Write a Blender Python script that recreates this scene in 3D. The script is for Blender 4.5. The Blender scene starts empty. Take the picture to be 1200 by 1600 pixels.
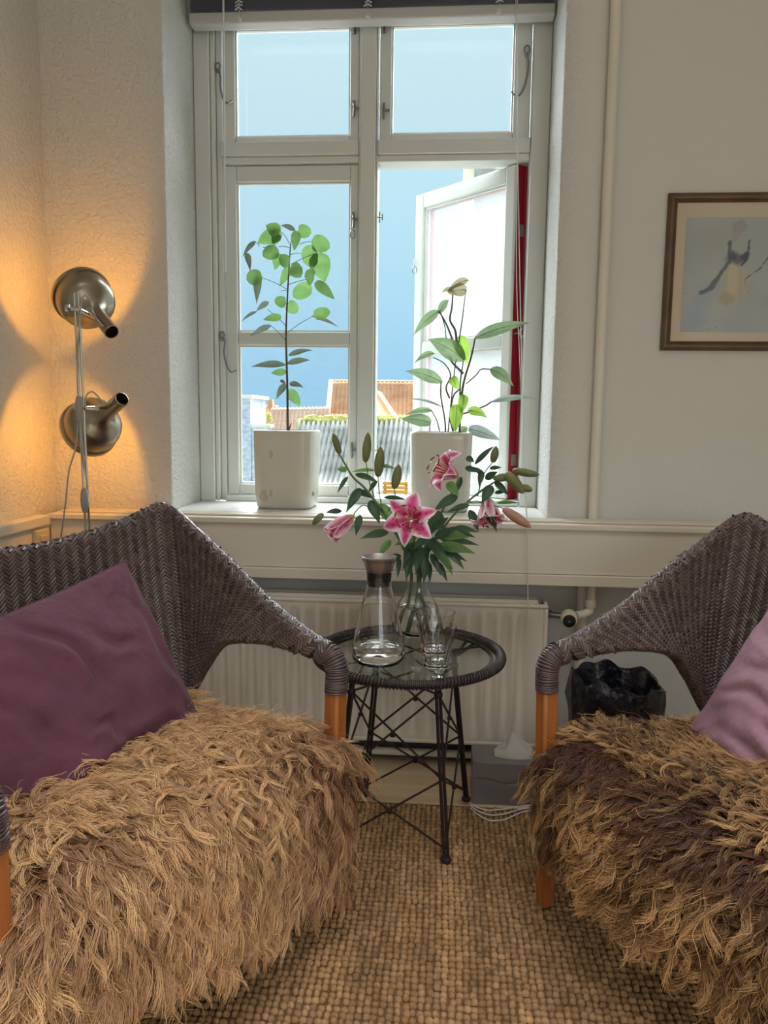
import bpy, math, random
import numpy as np
from mathutils import Vector, Matrix, Quaternion

random.seed(7); rng = np.random.default_rng(11)
SC = bpy.context.scene
COL = SC.collection
PI = math.pi

# ------------------------------------------------------------------ camera
PITCH, YAW, ROLL, FPX = math.radians(7.03), math.radians(4.33), math.radians(.68), 1200.0
CAM = np.array([0, 0, 1.1])
_cp, _sp, _cy, _sy = math.cos(PITCH), math.sin(PITCH), math.cos(YAW), math.sin(YAW)
_F = np.array([-_sy*_cp, _cy*_cp, -_sp]); _r = np.array([_cy, _sy, 0]); _u = np.cross(_r, _F)
_R = math.cos(ROLL)*_r + math.sin(ROLL)*_u; _U = -math.sin(ROLL)*_r + math.cos(ROLL)*_u
cam = bpy.data.cameras.new('camera'); cam.sensor_fit = 'VERTICAL'; cam.sensor_height = 24; cam.lens = 24*FPX/1600
cam.clip_start = .02; cam.clip_end = 300
camo = bpy.data.objects.new('camera', cam); COL.objects.link(camo)
camo.matrix_world = Matrix(((_R[0], _U[0], -_F[0], CAM[0]), (_R[1], _U[1], -_F[1], CAM[1]), (_R[2], _U[2], -_F[2], CAM[2]), (0, 0, 0, 1)))
SC.camera = camo

def ray(x, y): return _F + _R*(x-600)/FPX - _U*(y-800)/FPX
def at(x, y, Y):                                   # the point at depth Y that the photo shows at (x, y)
    d = ray(x, y); return Vector(CAM + d*(Y/d[1]))
def at_z(x, y, Z):
    d = ray(x, y); return Vector(CAM + d*((Z-CAM[2])/d[2]))

# ------------------------------------------------------------------ colour management, sky, sun, added fill lights
SC.view_settings.view_transform = 'Standard'; SC.view_settings.look = 'None'
SC.view_settings.gamma = 1; SC.view_settings.use_curve_mapping = False
SC.view_settings.exposure = 0.0

def lin(r, g, b):
    f = lambda c: (c/255/12.92 if c/255 <= .04045 else ((c/255+.055)/1.055)**2.4)
    return (f(r), f(g), f(b), 1)

w = bpy.data.worlds.new('sky'); SC.world = w; w.use_nodes = True
nt = w.node_tree; nt.nodes.clear()
tc = nt.nodes.new('ShaderNodeTexCoord'); sx = nt.nodes.new('ShaderNodeSeparateXYZ')
rp = nt.nodes.new('ShaderNodeValToRGB'); bg = nt.nodes.new('ShaderNodeBackground'); wo = nt.nodes.new('ShaderNodeOutputWorld')
nt.links.new(tc.outputs['Generated'], sx.inputs[0]); nt.links.new(sx.outputs['Z'], rp.inputs[0])
nt.links.new(rp.outputs[0], bg.inputs[0]); nt.links.new(bg.outputs[0], wo.inputs[0])
e = rp.color_ramp.elements
e[0].position = 0.0; e[0].color = lin(150, 204, 236); e[1].position = 1; e[1].color = lin(205, 232, 242)
for p, c in ((.06, (158, 208, 237)), (.2, (180, 222, 240)), (.42, (201, 233, 242))):
    k = e.new(p); k.color = lin(*c)
bg.inputs[1].default_value = 1.06

def light(name, kind, loc, energy, color, direction=None, size=None, size_y=None, **kw):
    l = bpy.data.lights.new(name, kind); l.energy = energy; l.color = color
    if kind == 'AREA':
        l.shape = 'RECTANGLE'; l.size = size; l.size_y = size_y
    for k, v in kw.items(): setattr(l, k, v)
    o = bpy.data.objects.new(name, l); COL.objects.link(o); o.location = loc
    if direction is not None: o.rotation_euler = Vector(direction).to_track_quat('-Z', 'Y').to_euler()
    return o
light('sun', 'SUN', (0, 10, 20), 20.0, (.88, .95, 1), (.12, -.76, -.62), angle=math.radians(90))
light('rear_fill', 'AREA', (.95, -1.7, 1.3), 16, (.93, .98, 1), (-.10, 1, -.12), 1.4, 1.2)  # unseen fill light added at the rear wall to brighten the room
light('overhead_fill', 'AREA', (.25, -.1, 2.75), 30, (.97, .98, .98), (0, 0, -1), 2.4, 2.4, spread=math.radians(105))  # added overhead fill without a fixture, lifts the rug and seat tops

# ------------------------------------------------------------------ materials
MATS = {}
def mat(name, color, rough=.6, metal=0, bump=None, vary=None, spec=.5, trans=0, sheen=0, attr=None, coat=0, detail=3):
    """procedural principled material; bump=(scale, strength, distance); vary=(scale, other colour, amount); attr reads a colour attribute"""
    if name in MATS: return MATS[name]
    m = bpy.data.materials.new(name); m.use_nodes = True; nt = m.node_tree; p = nt.nodes['Principled BSDF']
    p.inputs['Roughness'].default_value = rough; p.inputs['Metallic'].default_value = metal
    p.inputs['Specular IOR Level'].default_value = spec
    if sheen: p.inputs['Sheen Weight'].default_value = sheen; p.inputs['Sheen Roughness'].default_value = .4
    if coat: p.inputs['Coat Weight'].default_value = coat; p.inputs['Coat Roughness'].default_value = .15
    tcn = nt.nodes.new('ShaderNodeTexCoord')
    src = None
    if attr:
        a = nt.nodes.new('ShaderNodeAttribute'); a.attribute_name = attr; src = a.outputs['Color']
    if vary:
        n = nt.nodes.new('ShaderNodeTexNoise'); n.inputs['Detail'].default_value = 4
        n.inputs['Scale'].default_value = 1.0
        mp = nt.nodes.new('ShaderNodeMapping'); sc = vary[0]; mp.inputs['Scale'].default_value = sc if isinstance(sc, tuple) else (sc,)*3
        nt.links.new(tcn.outputs['Object'], mp.inputs[0]); nt.links.new(mp.outputs[0], n.inputs['Vector'])
        mr = nt.nodes.new('ShaderNodeMapRange'); mr.inputs[1].default_value = .35; mr.inputs[2].default_value = .68; mr.inputs[4].default_value = vary[2]
        nt.links.new(n.outputs['Fac'], mr.inputs[0])
        mx = nt.nodes.new('ShaderNodeMix'); mx.data_type = 'RGBA'
        nt.links.new(mr.outputs[0], mx.inputs[0])
        if src: nt.links.new(src, mx.inputs[6])
        else: mx.inputs[6].default_value = color
        mx.inputs[7].default_value = vary[1]; src = mx.outputs[2]
    if src: nt.links.new(src, p.inputs['Base Color'])
    else: p.inputs['Base Color'].default_value = color
    if bump:
        n = nt.nodes.new('ShaderNodeTexNoise'); n.inputs['Detail'].default_value = detail; n.inputs['Scale'].default_value = 1
        mp = nt.nodes.new('ShaderNodeMapping'); sc = bump[0]; mp.inputs['Scale'].default_value = sc if isinstance(sc, tuple) else (sc,)*3
        nt.links.new(tcn.outputs['Object'], mp.inputs[0]); nt.links.new(mp.outputs[0], n.inputs['Vector'])
        b = nt.nodes.new('ShaderNodeBump'); b.inputs['Strength'].default_value = bump[1]; b.inputs['Distance'].default_value = bump[2]
        nt.links.new(n.outputs['Fac'], b.inputs['Height']); nt.links.new(b.outputs[0], p.inputs['Normal'])
    if trans:
        t = nt.nodes.new('ShaderNodeBsdfTranslucent'); mxs = nt.nodes.new('ShaderNodeMixShader'); mxs.inputs[0].default_value = trans
        if src: nt.links.new(src, t.inputs[0])
        else: t.inputs[0].default_value = color
        out = nt.nodes['Material Output']
        nt.links.new(p.outputs[0], mxs.inputs[1]); nt.links.new(t.outputs[0], mxs.inputs[2]); nt.links.new(mxs.outputs[0], out.inputs[0])
    MATS[name] = m; return m

def thin_glass(name, tint=(1, 1, 1, 1), ior=1.5, glare=0, rough=.0, glare_col=(.9, .92, .94, 1)):
    m = bpy.data.materials.new(name); m.use_nodes = True; nt = m.node_tree; nt.nodes.clear()
    out = nt.nodes.new('ShaderNodeOutputMaterial'); tr = nt.nodes.new('ShaderNodeBsdfTransparent'); gl = nt.nodes.new('ShaderNodeBsdfGlossy')
    fr = nt.nodes.new('ShaderNodeFresnel'); mx = nt.nodes.new('ShaderNodeMixShader')
    tr.inputs[0].default_value = tint; gl.inputs['Roughness'].default_value = rough; 
    gm = nt.nodes.new('ShaderNodeNewGeometry'); im = nt.nodes.new('ShaderNodeMix'); im.inputs[2].default_value = ior; im.inputs[3].default_value = 1/ior   # same reflection from both sides of a sheet
    nt.links.new(gm.outputs['Backfacing'], im.inputs[0]); nt.links.new(im.outputs[0], fr.inputs[0])
    nt.links.new(fr.outputs[0], mx.inputs[0]); nt.links.new(tr.outputs[0], mx.inputs[1]); nt.links.new(gl.outputs[0], mx.inputs[2])
    last = mx
    if glare:
        d = nt.nodes.new('ShaderNodeBsdfDiffuse'); d.inputs[0].default_value = glare_col
        t2 = nt.nodes.new('ShaderNodeBsdfTranslucent'); t2.inputs[0].default_value = glare_col
        m1 = nt.nodes.new('ShaderNodeMixShader'); nt.links.new(d.outputs[0], m1.inputs[1]); nt.links.new(t2.outputs[0], m1.inputs[2])
        m2 = nt.nodes.new('ShaderNodeMixShader'); m2.inputs[0].default_value = glare
        nt.links.new(mx.outputs[0], m2.inputs[1]); nt.links.new(m1.outputs[0], m2.inputs[2]); last = m2
    nt.links.new(last.outputs[0], out.inputs[0]); MATS[name] = m; return m

def solid_glass(name, color=(1, 1, 1, 1), ior=1.45):
    m = bpy.data.materials.new(name); m.use_nodes = True; nt = m.node_tree; p = nt.nodes['Principled BSDF']
    p.inputs['Base Color'].default_value = color; p.inputs['Roughness'].default_value = 0
    p.inputs['Transmission Weight'].default_value = 1; p.inputs['IOR'].default_value = ior
    MATS[name] = m; return m

def wall_material():
    """white wall paint: coarse roughcast left of the window and in the reveal, smooth to the right of it"""
    m = mat('wall_paint', lin(218, 217, 210), .85, spec=.25)
    nt = m.node_tree; p = nt.nodes['Principled BSDF']
    tcn = nt.nodes.new('ShaderNodeTexCoord'); sx = nt.nodes.new('ShaderNodeSeparateXYZ'); nt.links.new(tcn.outputs['Object'], sx.inputs[0])
    mr = nt.nodes.new('ShaderNodeMapRange'); mr.inputs[1].default_value = .34; mr.inputs[2].default_value = .40; mr.inputs[3].default_value = 1; mr.inputs[4].default_value = .10
    nt.links.new(sx.outputs['X'], mr.inputs[0])
    my = nt.nodes.new('ShaderNodeMapRange'); my.inputs[1].default_value = 2.405; my.inputs[2].default_value = 2.44; my.inputs[3].default_value = 1; my.inputs[4].default_value = 1.9; nt.links.new(sx.outputs['Y'], my.inputs[0])
    mm = nt.nodes.new('ShaderNodeMath'); mm.operation = 'MULTIPLY'; nt.links.new(mr.outputs[0], mm.inputs[0]); nt.links.new(my.outputs[0], mm.inputs[1])
    n = nt.nodes.new('ShaderNodeTexNoise'); n.inputs['Scale'].default_value = 75; n.inputs['Detail'].default_value = 5; n.inputs['Roughness'].default_value = .55; n.inputs['Distortion'].default_value = .6
    n2 = nt.nodes.new('ShaderNodeTexNoise'); n2.inputs['Scale'].default_value = 9; n2.inputs['Detail'].default_value = 3
    nt.links.new(tcn.outputs['Object'], n.inputs['Vector']); nt.links.new(tcn.outputs['Object'], n2.inputs['Vector'])
    mu = nt.nodes.new('ShaderNodeMath'); mu.operation = 'MULTIPLY'; nt.links.new(n.outputs['Fac'], mu.inputs[0]); nt.links.new(mm.outputs[0], mu.inputs[1])
    ad = nt.nodes.new('ShaderNodeMath'); ad.operation = 'MULTIPLY_ADD'; nt.links.new(n2.outputs['Fac'], ad.inputs[0]); ad.inputs[1].default_value = .7; nt.links.new(mu.outputs[0], ad.inputs[2])
    b = nt.nodes.new('ShaderNodeBump'); b.inputs['Strength'].default_value = .8; b.inputs['Distance'].default_value = .013
    nt.links.new(ad.outputs[0], b.inputs['Height']); nt.links.new(b.outputs[0], p.inputs['Normal'])
    return m
M_WALL = wall_material()
M_WALL_LOW = mat('grey_wall_paint', lin(204, 206, 202), .8, bump=(60, .3, .004))
M_WHITE = mat('white_gloss_paint', lin(218, 220, 214), .35, bump=(18, .06, .003))
M_TRIM = mat('white_trim_paint', lin(224, 216, 200), .45, bump=(12, .06, .003))
M_CEIL = mat('ceiling_paint', lin(225, 220, 210), .9, bump=(40, .1, .003))
M_RED = mat('red_window_paint', lin(168, 20, 42), .35, vary=(40, lin(140, 14, 32), .5))
M_METAL = mat('galvanised_metal', lin(150, 152, 152), .35, 1)
M_CHROME = mat('chrome', lin(200, 198, 194), .12, 1)
M_NICKEL = mat('brushed_nickel', lin(158, 148, 130), .32, 1, bump=((20, 20, 300), .05, .001))
M_BLACK = mat('black_plastic', lin(24, 23, 27), .4)
M_OAK = mat('pale_oak', lin(226, 202, 168), .5, vary=((1.5, 30, 8), lin(200, 170, 132), .9), bump=((3, 120, 20), .1, .002))
M_TEAK = mat('orange_teak', lin(176, 108, 56), .45, vary=((60, 60, 5), lin(140, 80, 40), .8), bump=((90, 90, 6), .08, .001))
M_WICKER = mat('dark_wicker', lin(82, 68, 74), .28, attr='Col', vary=(26, lin(58, 46, 48), .45), bump=(260, .25, .001), spec=.55)
M_WICKER_BASE = mat('wicker_core', lin(34, 27, 29), .7)
M_CERAMIC = mat('white_ceramic', lin(206, 204, 192), .25, coat=.4, bump=(14, .05, .004))
M_SOIL = mat('potting_soil', lin(58, 44, 34), .95, bump=(120, 1, .01))
M_PANE = thin_glass('window_pane')
M_PANE_GLARE = thin_glass('glare_window_pane', glare=.30)  # white mixed into the open pane stands in for bright reflection and haze
M_TABLEGLASS = thin_glass('table_glass', tint=(.86, .91, .90, 1), ior=1.52)
M_GLASS = solid_glass('clear_glass')
M_WATER = solid_glass('water', ior=1.33)

# ------------------------------------------------------------------ mesh tools
class MB:
    def __init__(self): self.v = []; self.f = []; self.c = []
    def add(self, vs, fs, col=None):
        o = len(self.v); vs = [tuple(map(float, q)) for q in vs]; self.v += vs; self.f += [tuple(i+o for i in q) for q in fs]
        if col is None: col = (1, 1, 1, 1)
        self.c += list(col) if isinstance(col, list) else [col]*len(vs)
        return self
    def box(self, a, b, col=None):
        (x0, y0, z0), (x1, y1, z1) = a, b
        x0, x1 = sorted((x0, x1)); y0, y1 = sorted((y0, y1)); z0, z1 = sorted((z0, z1))
        return self.add([(x0, y0, z0), (x1, y0, z0), (x1, y1, z0), (x0, y1, z0), (x0, y0, z1), (x1, y0, z1), (x1, y1, z1), (x0, y1, z1)],
            [(0, 3, 2, 1), (4, 5, 6, 7), (0, 1, 5, 4), (1, 2, 6, 5), (2, 3, 7, 6), (3, 0, 4, 7)], col)
    def hexa(self, p, col=None):
        return self.add(p, [(0, 3, 2, 1), (4, 5, 6, 7), (0, 1, 5, 4), (1, 2, 6, 5), (2, 3, 7, 6), (3, 0, 4, 7)], col)
    def tube(self, pts, r, n=8, closed=False, col=None, square=False):
        P = [Vector(p) for p in pts]; m = len(P)
        rs = list(r) if hasattr(r, '__len__') else [r]*m
        T = []
        for i in range(m):
            a = P[i-1] if (closed or i) else P[i]; b = P[(i+1) % m] if (closed or i < m-1) else P[i]
            T.append((b-a).normalized())
        ref = Vector((0, 0, 1)) if abs(T[0].z) < .9 else Vector((1, 0, 0))
        N = (ref - T[0]*ref.dot(T[0])).normalized(); vs = []
        for i in range(m):
            if i:
                q = T[i-1].rotation_difference(T[i]); N = (q @ N); N = (N - T[i]*N.dot(T[i])).normalized()
            B = T[i].cross(N)
            for k in range(n):
                a = 2*PI*k/n + (PI/4 if square else 0)
                vs.append(P[i] + (N*math.cos(a) + B*math.sin(a))*rs[i])
        fs = []
        for i in range(m if closed else m-1):
            j = (i+1) % m
            for k in range(n): fs.append((i*n+k, i*n+(k+1) % n, j*n+(k+1) % n, j*n+k))
        if not closed: fs += [tuple(range(n))[::-1], tuple(range((m-1)*n, m*n))]
        return self.add(vs, fs, col)
    def lathe(self, prof, n=32, origin=(0, 0, 0), axis=(0, 0, 1), closed=False, sq=0, col=None):
        """prof: list of (radius, height); sq>0 makes the section a rounded square"""
        q = Vector((0, 0, 1)).rotation_difference(Vector(axis).normalized()); O = Vector(origin); vs = []
        for (r, h) in prof:
            for k in range(n):
                a = 2*PI*k/n; s = 1
                if sq: s = 1/((abs(math.cos(a))**sq + abs(math.sin(a))**sq)**(1/sq))
                vs.append(O + q @ Vector((r*s*math.cos(a), r*s*math.sin(a), h)))
        m = len(prof); fs = []
        for i in range(m if closed else m-1):
            j = (i+1) % m
            for k in range(n): fs.append((i*n+k, i*n+(k+1) % n, j*n+(k+1) % n, j*n+k))
        if not closed:
            if prof[0][0] > 1e-5: fs.append(tuple(range(n))[::-1])
            if prof[-1][0] > 1e-5: fs.append(tuple(range((m-1)*n, m*n)))
        return self.add(vs, fs, col)
    def grid(self, Pts, col=None, flip=False):
        """Pts[i][j] -> quads"""
        a = len(Pts); b = len(Pts[0]); vs = [p for row in Pts for p in row]; fs = []
        for i in range(a-1):
            for j in range(b-1):
                q = (i*b+j, i*b+j+1, (i+1)*b+j+1, (i+1)*b+j); fs.append(q[::-1] if flip else q)
        return self.add(vs, fs, col)
    def build(self, name, m, parent=None, smooth=35, bevel=0, col=False, world=True):
        off = Vector((0, 0, 0)); q = parent
        if world and parent is not None:
            while q is not None: off += q.location; q = q.parent
        me = bpy.data.meshes.new(name); me.from_pydata([(v[0]-off.x, v[1]-off.y, v[2]-off.z) for v in self.v], [], self.f)
        if col:
            ca = me.color_attributes.new('Col', 'FLOAT_COLOR', 'POINT'); ca.data.foreach_set('color', np.array(self.c, dtype=np.float32).ravel())
        if smooth:
            me.shade_smooth()
            if smooth < 180: me.set_sharp_from_angle(angle=math.radians(smooth))
        me.materials.append(m); me.update()
        o = bpy.data.objects.new(name, me); COL.objects.link(o)
        if parent is not None: o.parent = parent
        if bevel:
            b = o.modifiers.new('bevel', 'BEVEL'); b.width = bevel; b.segments = 2; b.limit_method = 'ANGLE'; b.angle_limit = math.radians(40)
        return o

def np_mesh(name, V, Fq, m, parent=None, smooth=True, col=None):
    """big meshes from numpy arrays, quads only"""
    me = bpy.data.meshes.new(name); nv, nf = len(V), len(Fq)
    me.vertices.add(nv); me.vertices.foreach_set('co', np.ascontiguousarray(V, dtype=np.float32).ravel())
    me.loops.add(nf*4); me.loops.foreach_set('vertex_index', np.ascontiguousarray(Fq, dtype=np.int32).ravel())
    me.polygons.add(nf); me.polygons.foreach_set('loop_start', np.arange(0, nf*4, 4, dtype=np.int32)); me.polygons.foreach_set('loop_total', np.full(nf, 4, dtype=np.int32))
    me.update(calc_edges=True); me.validate()
    if smooth: me.shade_smooth()
    if col is not None:
        ca = me.color_attributes.new('Col', 'FLOAT_COLOR', 'POINT'); ca.data.foreach_set('color', np.ascontiguousarray(col, dtype=np.float32).ravel())
    me.materials.append(m)
    o = bpy.data.objects.new(name, me); COL.objects.link(o)
    if parent is not None: o.parent = parent
    return o

def tag(o, label=None, cat=None, group=None, kind=None):
    for k, v in (('label', label), ('category', cat), ('group', group), ('kind', kind)):
        if v: o[k] = v
    return o
def thing(name, loc, label, cat, group=None, rz=0, kind=None):
    o = bpy.data.objects.new(name, None); COL.objects.link(o); o.location = loc; o.rotation_euler = (0, 0, rz); o.empty_display_size = .05
    return tag(o, label, cat, group, kind)
def catmull(pts, n=8):
    P = [np.array(p, float) for p in pts]; P = [2*P[0]-P[1]] + P + [2*P[-1]-P[-2]]; out = []
    for i in range(1, len(P)-2):
        for k in range(n):
            t = k/n; a, b, c, d = P[i-1], P[i], P[i+1], P[i+2]
            out.append(.5*((2*b) + (c-a)*t + (2*a-5*b+4*c-d)*t*t + (3*b-a-3*c+d)*t**3))
    out.append(P[-2]); return out

# ------------------------------------------------------------------ room shell
WY = 2.40                                          # inner face of the window wall
XL, XR, YB, ZC = -1.25, 1.85, -1.8, 2.78
OX0, OX1, OZ0, OZ1 = -.865, .327, .78, 2.46        # window opening
m = MB()
m.box((XL-.2, WY, -.1), (OX0, 2.86, ZC)); m.box((OX1, WY, -.1), (XR+.2, 2.86, ZC))
m.box((OX0, WY, OZ1), (OX1, 2.86, ZC)); m.box((OX0, WY, -.1), (OX1, 2.86, OZ0))
tag(m.build('wall_back', M_WALL, smooth=0, bevel=.006), 'white roughcast wall around the window', kind='structure')
tag(MB().box((XL-.15, YB, -.1), (XL, WY, ZC)).build('wall_left', M_WALL, smooth=0), 'left wall lit by the floor lamp', kind='structure')
tag(MB().box((XR, YB, -.1), (XR+.15, WY, ZC)).build('wall_right', M_WALL, smooth=0), 'right side wall of the room', kind='structure')
tag(MB().box((XL-.15, YB-.15, -.1), (XR+.15, YB, ZC)).build('wall_front', M_WALL, smooth=0), 'wall behind the viewer', kind='structure')
tag(MB().box((XL-.15, YB-.15, ZC), (XR+.15, 2.86, ZC+.1)).build('ceiling', M_CEIL, smooth=0), 'white ceiling', kind='structure')
fl = MB().box((XL-.1, YB, -.1), (XR+.1, WY+.02, -.016)).build('floor', mat('subfloor', lin(90, 70, 50), .9), smooth=0)
tag(fl, 'pale oak plank floor', kind='structure')
y = WY - .004; k = 0; PW = .128
plank_cache = {}
while y > YB:
    x = XL - (.35 if k % 2 else .95)
    while x < XR:
        L = 1.25; x0, x1 = max(x, XL), min(x+L, XR)
        if x1 > x0+.02:
            mm = MB(); mm.box((x0+.0008, max(y-PW+.0012, YB), -.016), (x1-.0008, y, 0)); mm.build('plank', M_OAK, fl, smooth=0, bevel=.0012)
        x += L
    y -= PW; k += 1

# ledge, apron and dado
t = bpy.data.objects.new('trim_1', None); COL.objects.link(t); tag(t, 'white painted window ledge with panelled apron', kind='structure'); t.location = (0, 2.34, .6)
AY = 2.285; LX = XL+.035
MB().box((LX, AY-.012, .775), (XR, WY-.001, .792)).build('ledge_board', M_TRIM, t, smooth=0, bevel=.003)
for i, (a, b) in enumerate(((2.312, 2.331), (2.340, 2.357), (2.366, 2.383))):
    MB().box((LX+.02, a, .7925), (XR, b, .7985)).build('ledge_slat', M_TRIM, t, smooth=0, bevel=.002)
MB().box((OX0+.001, WY-.006, .78), (OX1-.001, 2.70, .7955)).build('window_board', M_WHITE, t, smooth=0, bevel=.003)
MB().box((LX, AY, .641), (XR, AY+.02, .7745)).build('apron_panel', M_TRIM, t, smooth=0, bevel=.0015)
MB().box((LX, AY-.010, .607), (XR, AY+.022, .640)).build('apron_strip', M_TRIM, t, smooth=0, bevel=.003)
MB().box((LX, AY+.021, .612), (XR, WY-.001, .625)).build('apron_soffit', M_TRIM, t, smooth=0)
t = bpy.data.objects.new('trim_2', None); COL.objects.link(t); tag(t, 'white dado panelling with cap along left wall', kind='structure'); t.location = (XL, 1.5, .6)
MB().box((XL+.001, YB, .0), (XL+.030, WY-.001, .757)).build('dado_panel', M_TRIM, t, smooth=0, bevel=.002)
MB().box((XL+.001, YB, .758), (XL+.042, AY-.014, .790)).build('dado_cap', M_TRIM, t, smooth=0, bevel=.004)
tag(MB().box((LX, WY-.012, .0), (XR, WY-.001, .085)).build('base_strip_back', mat('dark_base_strip', lin(70, 70, 76), .5), smooth=0, bevel=.002), 'dark grey strip along the wall foot under the radiator', kind='structure')  # dark grey strip along the foot of the wall
tag(MB().box((LX, WY-.0035, .086), (XR, WY-.0005, .606)).build('trim_3', M_WALL_LOW, smooth=0), 'grey painted wall strip below the ledge', kind='structure')

# ------------------------------------------------------------------ window
win = bpy.data.objects.new('window_1', None); COL.objects.link(win); win.location = (-.27, 2.72, .8); tag(win, 'white painted four-light window, lower right casement open', kind='structure')
FY0, FY1 = 2.685, 2.80
zS, zT = .7955, 2.455
def bar(name, a, b, parent=win, mt=None, bv=.003): return MB().box(a, b).build(name, mt or M_WHITE, parent, smooth=0, bevel=bv)
# frame: outer flat plus an inner moulding step
bar('jamb', (OX0+.001, FY0, zS), (-.812, FY1, zT)); bar('jamb', (.268, FY0, zS), (OX1-.001, FY1, zT))
bar('jamb_moulding', (-.811, FY0+.014, zS), (-.796, FY1-.01, zT)); bar('jamb_moulding', (-.795, FY0+.028, zS), (-.776, FY1-.02, zT))
bar('jamb_moulding', (.2665, FY0+.016, zS), (.2675, FY1-.02, zT))
bar('head', (-.811, FY0, 2.42), (.267, FY1, zT)); bar('frame_sill', (-.775, FY0+.004, zS+.0005), (.266, FY1+.04, .815))
bar('mullion', (-.297, FY0-.004, .8155), (-.246, FY1, 2.419)); bar('mullion_moulding', (-.245, FY0+.012, .8155), (-.2395, FY1-.02, 2.419)); bar('mullion_moulding', (-.3035, FY0+.012, .8155), (-.298, FY1-.02, 2.419))
for x0, x1 in ((-.775, -.304), (-.239, .266)):
    bar('transom', (x0, FY0+.006, 1.976), (x1, FY1, 2.022)); bar('transom_moulding', (x0, FY0+.018, 1.954), (x1, FY1-.01, 1.9755))
CY0, CY1 = 2.716, 2.760                             # casements
def casement(x0, x1, z0, z1, gx0, gx1, gz0, gz1, midbar=None, pane=None, at_root=None):
    c = bpy.data.objects.new('casement', None); COL.objects.link(c); c.parent = win
    c.location = Vector((x0, CY0, z0)) - win.location
    bar('stile', (x0, CY0, z0), (gx0, CY1, z1), c, bv=.004); bar('stile', (gx1, CY0, z0), (x1, CY1, z1), c, bv=.004)
    bar('rail', (gx0+.0003, CY0+.001, gz1), (gx1-.0003, CY1, z1), c, bv=.004); bar('rail', (gx0+.0003, CY0+.001, z0), (gx1-.0003, CY1, gz0), c, bv=.004)
    spans = [(gz0, gz1)]
    if midbar:
        bar('glazing_bar', (gx0+.0003, CY0+.003, midbar[0]), (gx1-.0003, CY1, midbar[1]), c, bv=.005); spans = [(gz0, midbar[0]), (midbar[1], gz1)]
    for a, b in spans:
        bar('pane', (gx0+.001, CY0+.024, a+.001), (gx1-.001, CY0+.028, b-.001), c, pane or M_PANE, bv=0)
        g = MB()                                      # sloped glazing bead: a thin inner frame
        for (xa, za, xb, zb) in ((gx0, a, gx0+.006, b), (gx1-.006, a, gx1, b), (gx0+.006, a, gx1-.006, a+.006), (gx0+.006, b-.006, gx1-.006, b)):
            g.box((xa+.0004, CY0+.012, za+.0004), (xb-.0004, CY0+.0235, zb-.0004))
        g.build('glazing_bead', M_WHITE, c, smooth=0)
    return c
cUL = casement(-.772, -.306, 2.024, 2.418, -.731, -.337, 2.047, 2.395)
cUR = casement(-.237, .264, 2.024, 2.418, -.198, .208, 2.049, 2.395)
cLL = casement(-.772, -.306, .817, 1.951, -.730, -.334, .856, 1.898, (1.347, 1.394))
cLR = casement(-.237, .264, .817, 1.951, -.196, .222, .856, 1.898, (1.347, 1.394), M_PANE_GLARE)
# red outer layer of the open casement
rd = MB()
for a, b in (((-.237, .817), (-.196, 1.951)), ((.222, .817), (.264, 1.951))): rd.box((a[0]-.001, CY1+.0005, a[1]-.001), (b[0]+.001, CY1+.016, b[1]+.001))
for a, b in (((-.1955, .8165), (.2215, .856)), ((-.1955, 1.898), (.2215, 1.9515)), ((-.1955, 1.347), (.2215, 1.394))): rd.box((a[0], CY1+.0005, a[1]), (b[0], CY1+.016, b[1]))
rd.build('red_outer_face', M_RED, cLR, smooth=0)
bar('red_hinge_edge', (.2645, CY0+.010, .8165), (.2655, CY1+.0005, 1.9515), cLR, M_RED, bv=0)
MB().box((.2656, CY0+.022, .935), (.2668, CY0+.050, .975)).box((.2656, CY0+.022, 1.72), (.2668, CY0+.050, 1.76)).build('hinge', M_CHROME, cLR, smooth=0)
# swing it open about its right edge
HX, HY = .262, CY1+.012; OPEN = math.radians(-46)
piv = Vector((HX, HY, 0)); base = cLR.location + win.location
rot = Matrix.Rotation(OPEN, 3, 'Z'); nb = piv + rot @ (Vector((base.x, base.y, 0)) - piv)
cLR.location = Vector((nb.x, nb.y, base.z)) - win.location; cLR.rotation_euler = (0, 0, OPEN)
# window hardware
def hasp(x, z, parent, ring=False, Yp=CY0):
    h = MB(); h.box((x-.004, Yp-.005, z-.026), (x+.004, Yp-.0005, z+.026)); h.tube([(x, Yp-.004, z), (x, Yp-.016, z)], .004, 8); h.tube([(x, Yp-.013, z+.012), (x+.002, Yp-.016, z-.004), (x, Yp-.015, z-.030)], .0035, 8)
    h.box((x+.004, Yp-.010, z-.004), (x+.020, Yp-.004, z+.004))
    if ring: h.tube([(x-.002+.008*math.sin(a), Yp-.010, z-.050+.015*math.cos(a)) for a in np.linspace(0, 2*PI, 13)[:-1]], .0018, 6, closed=True)
    h.build('latch', M_METAL, parent)
for x, z, c, rg in ((-.322, 2.130, cUL, False), (-.322, 2.39, cUL, False), (-.222, 2.12, cUR, False), (-.222, 2.39, cUR, False), (-.322, 1.77, cLL, True), (-.322, .985, cLL, False)): hasp(x, z, c, rg)
h = MB(); h.tube([(-.2455, FY0+.02, 1.775), (-.222, FY0+.02, 1.775)], .0025, 6); h.tube([(-.232, FY0+.02, 1.757), (-.232, FY0+.02, 1.793)], .0025, 6); h.tube([(-.222, FY0+.02, 1.765), (-.222, FY0+.02, 1.785)], .002, 6); h.build('catch', M_METAL, win)
h = MB(); h.tube([(-.2455, FY0+.02, .985), (-.225, FY0+.02, .985)], .0025, 6); h.tube([(-.230, FY0+.02, .967), (-.230, FY0+.02, 1.003)], .0025, 6); h.build('catch', M_METAL, win)
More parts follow.
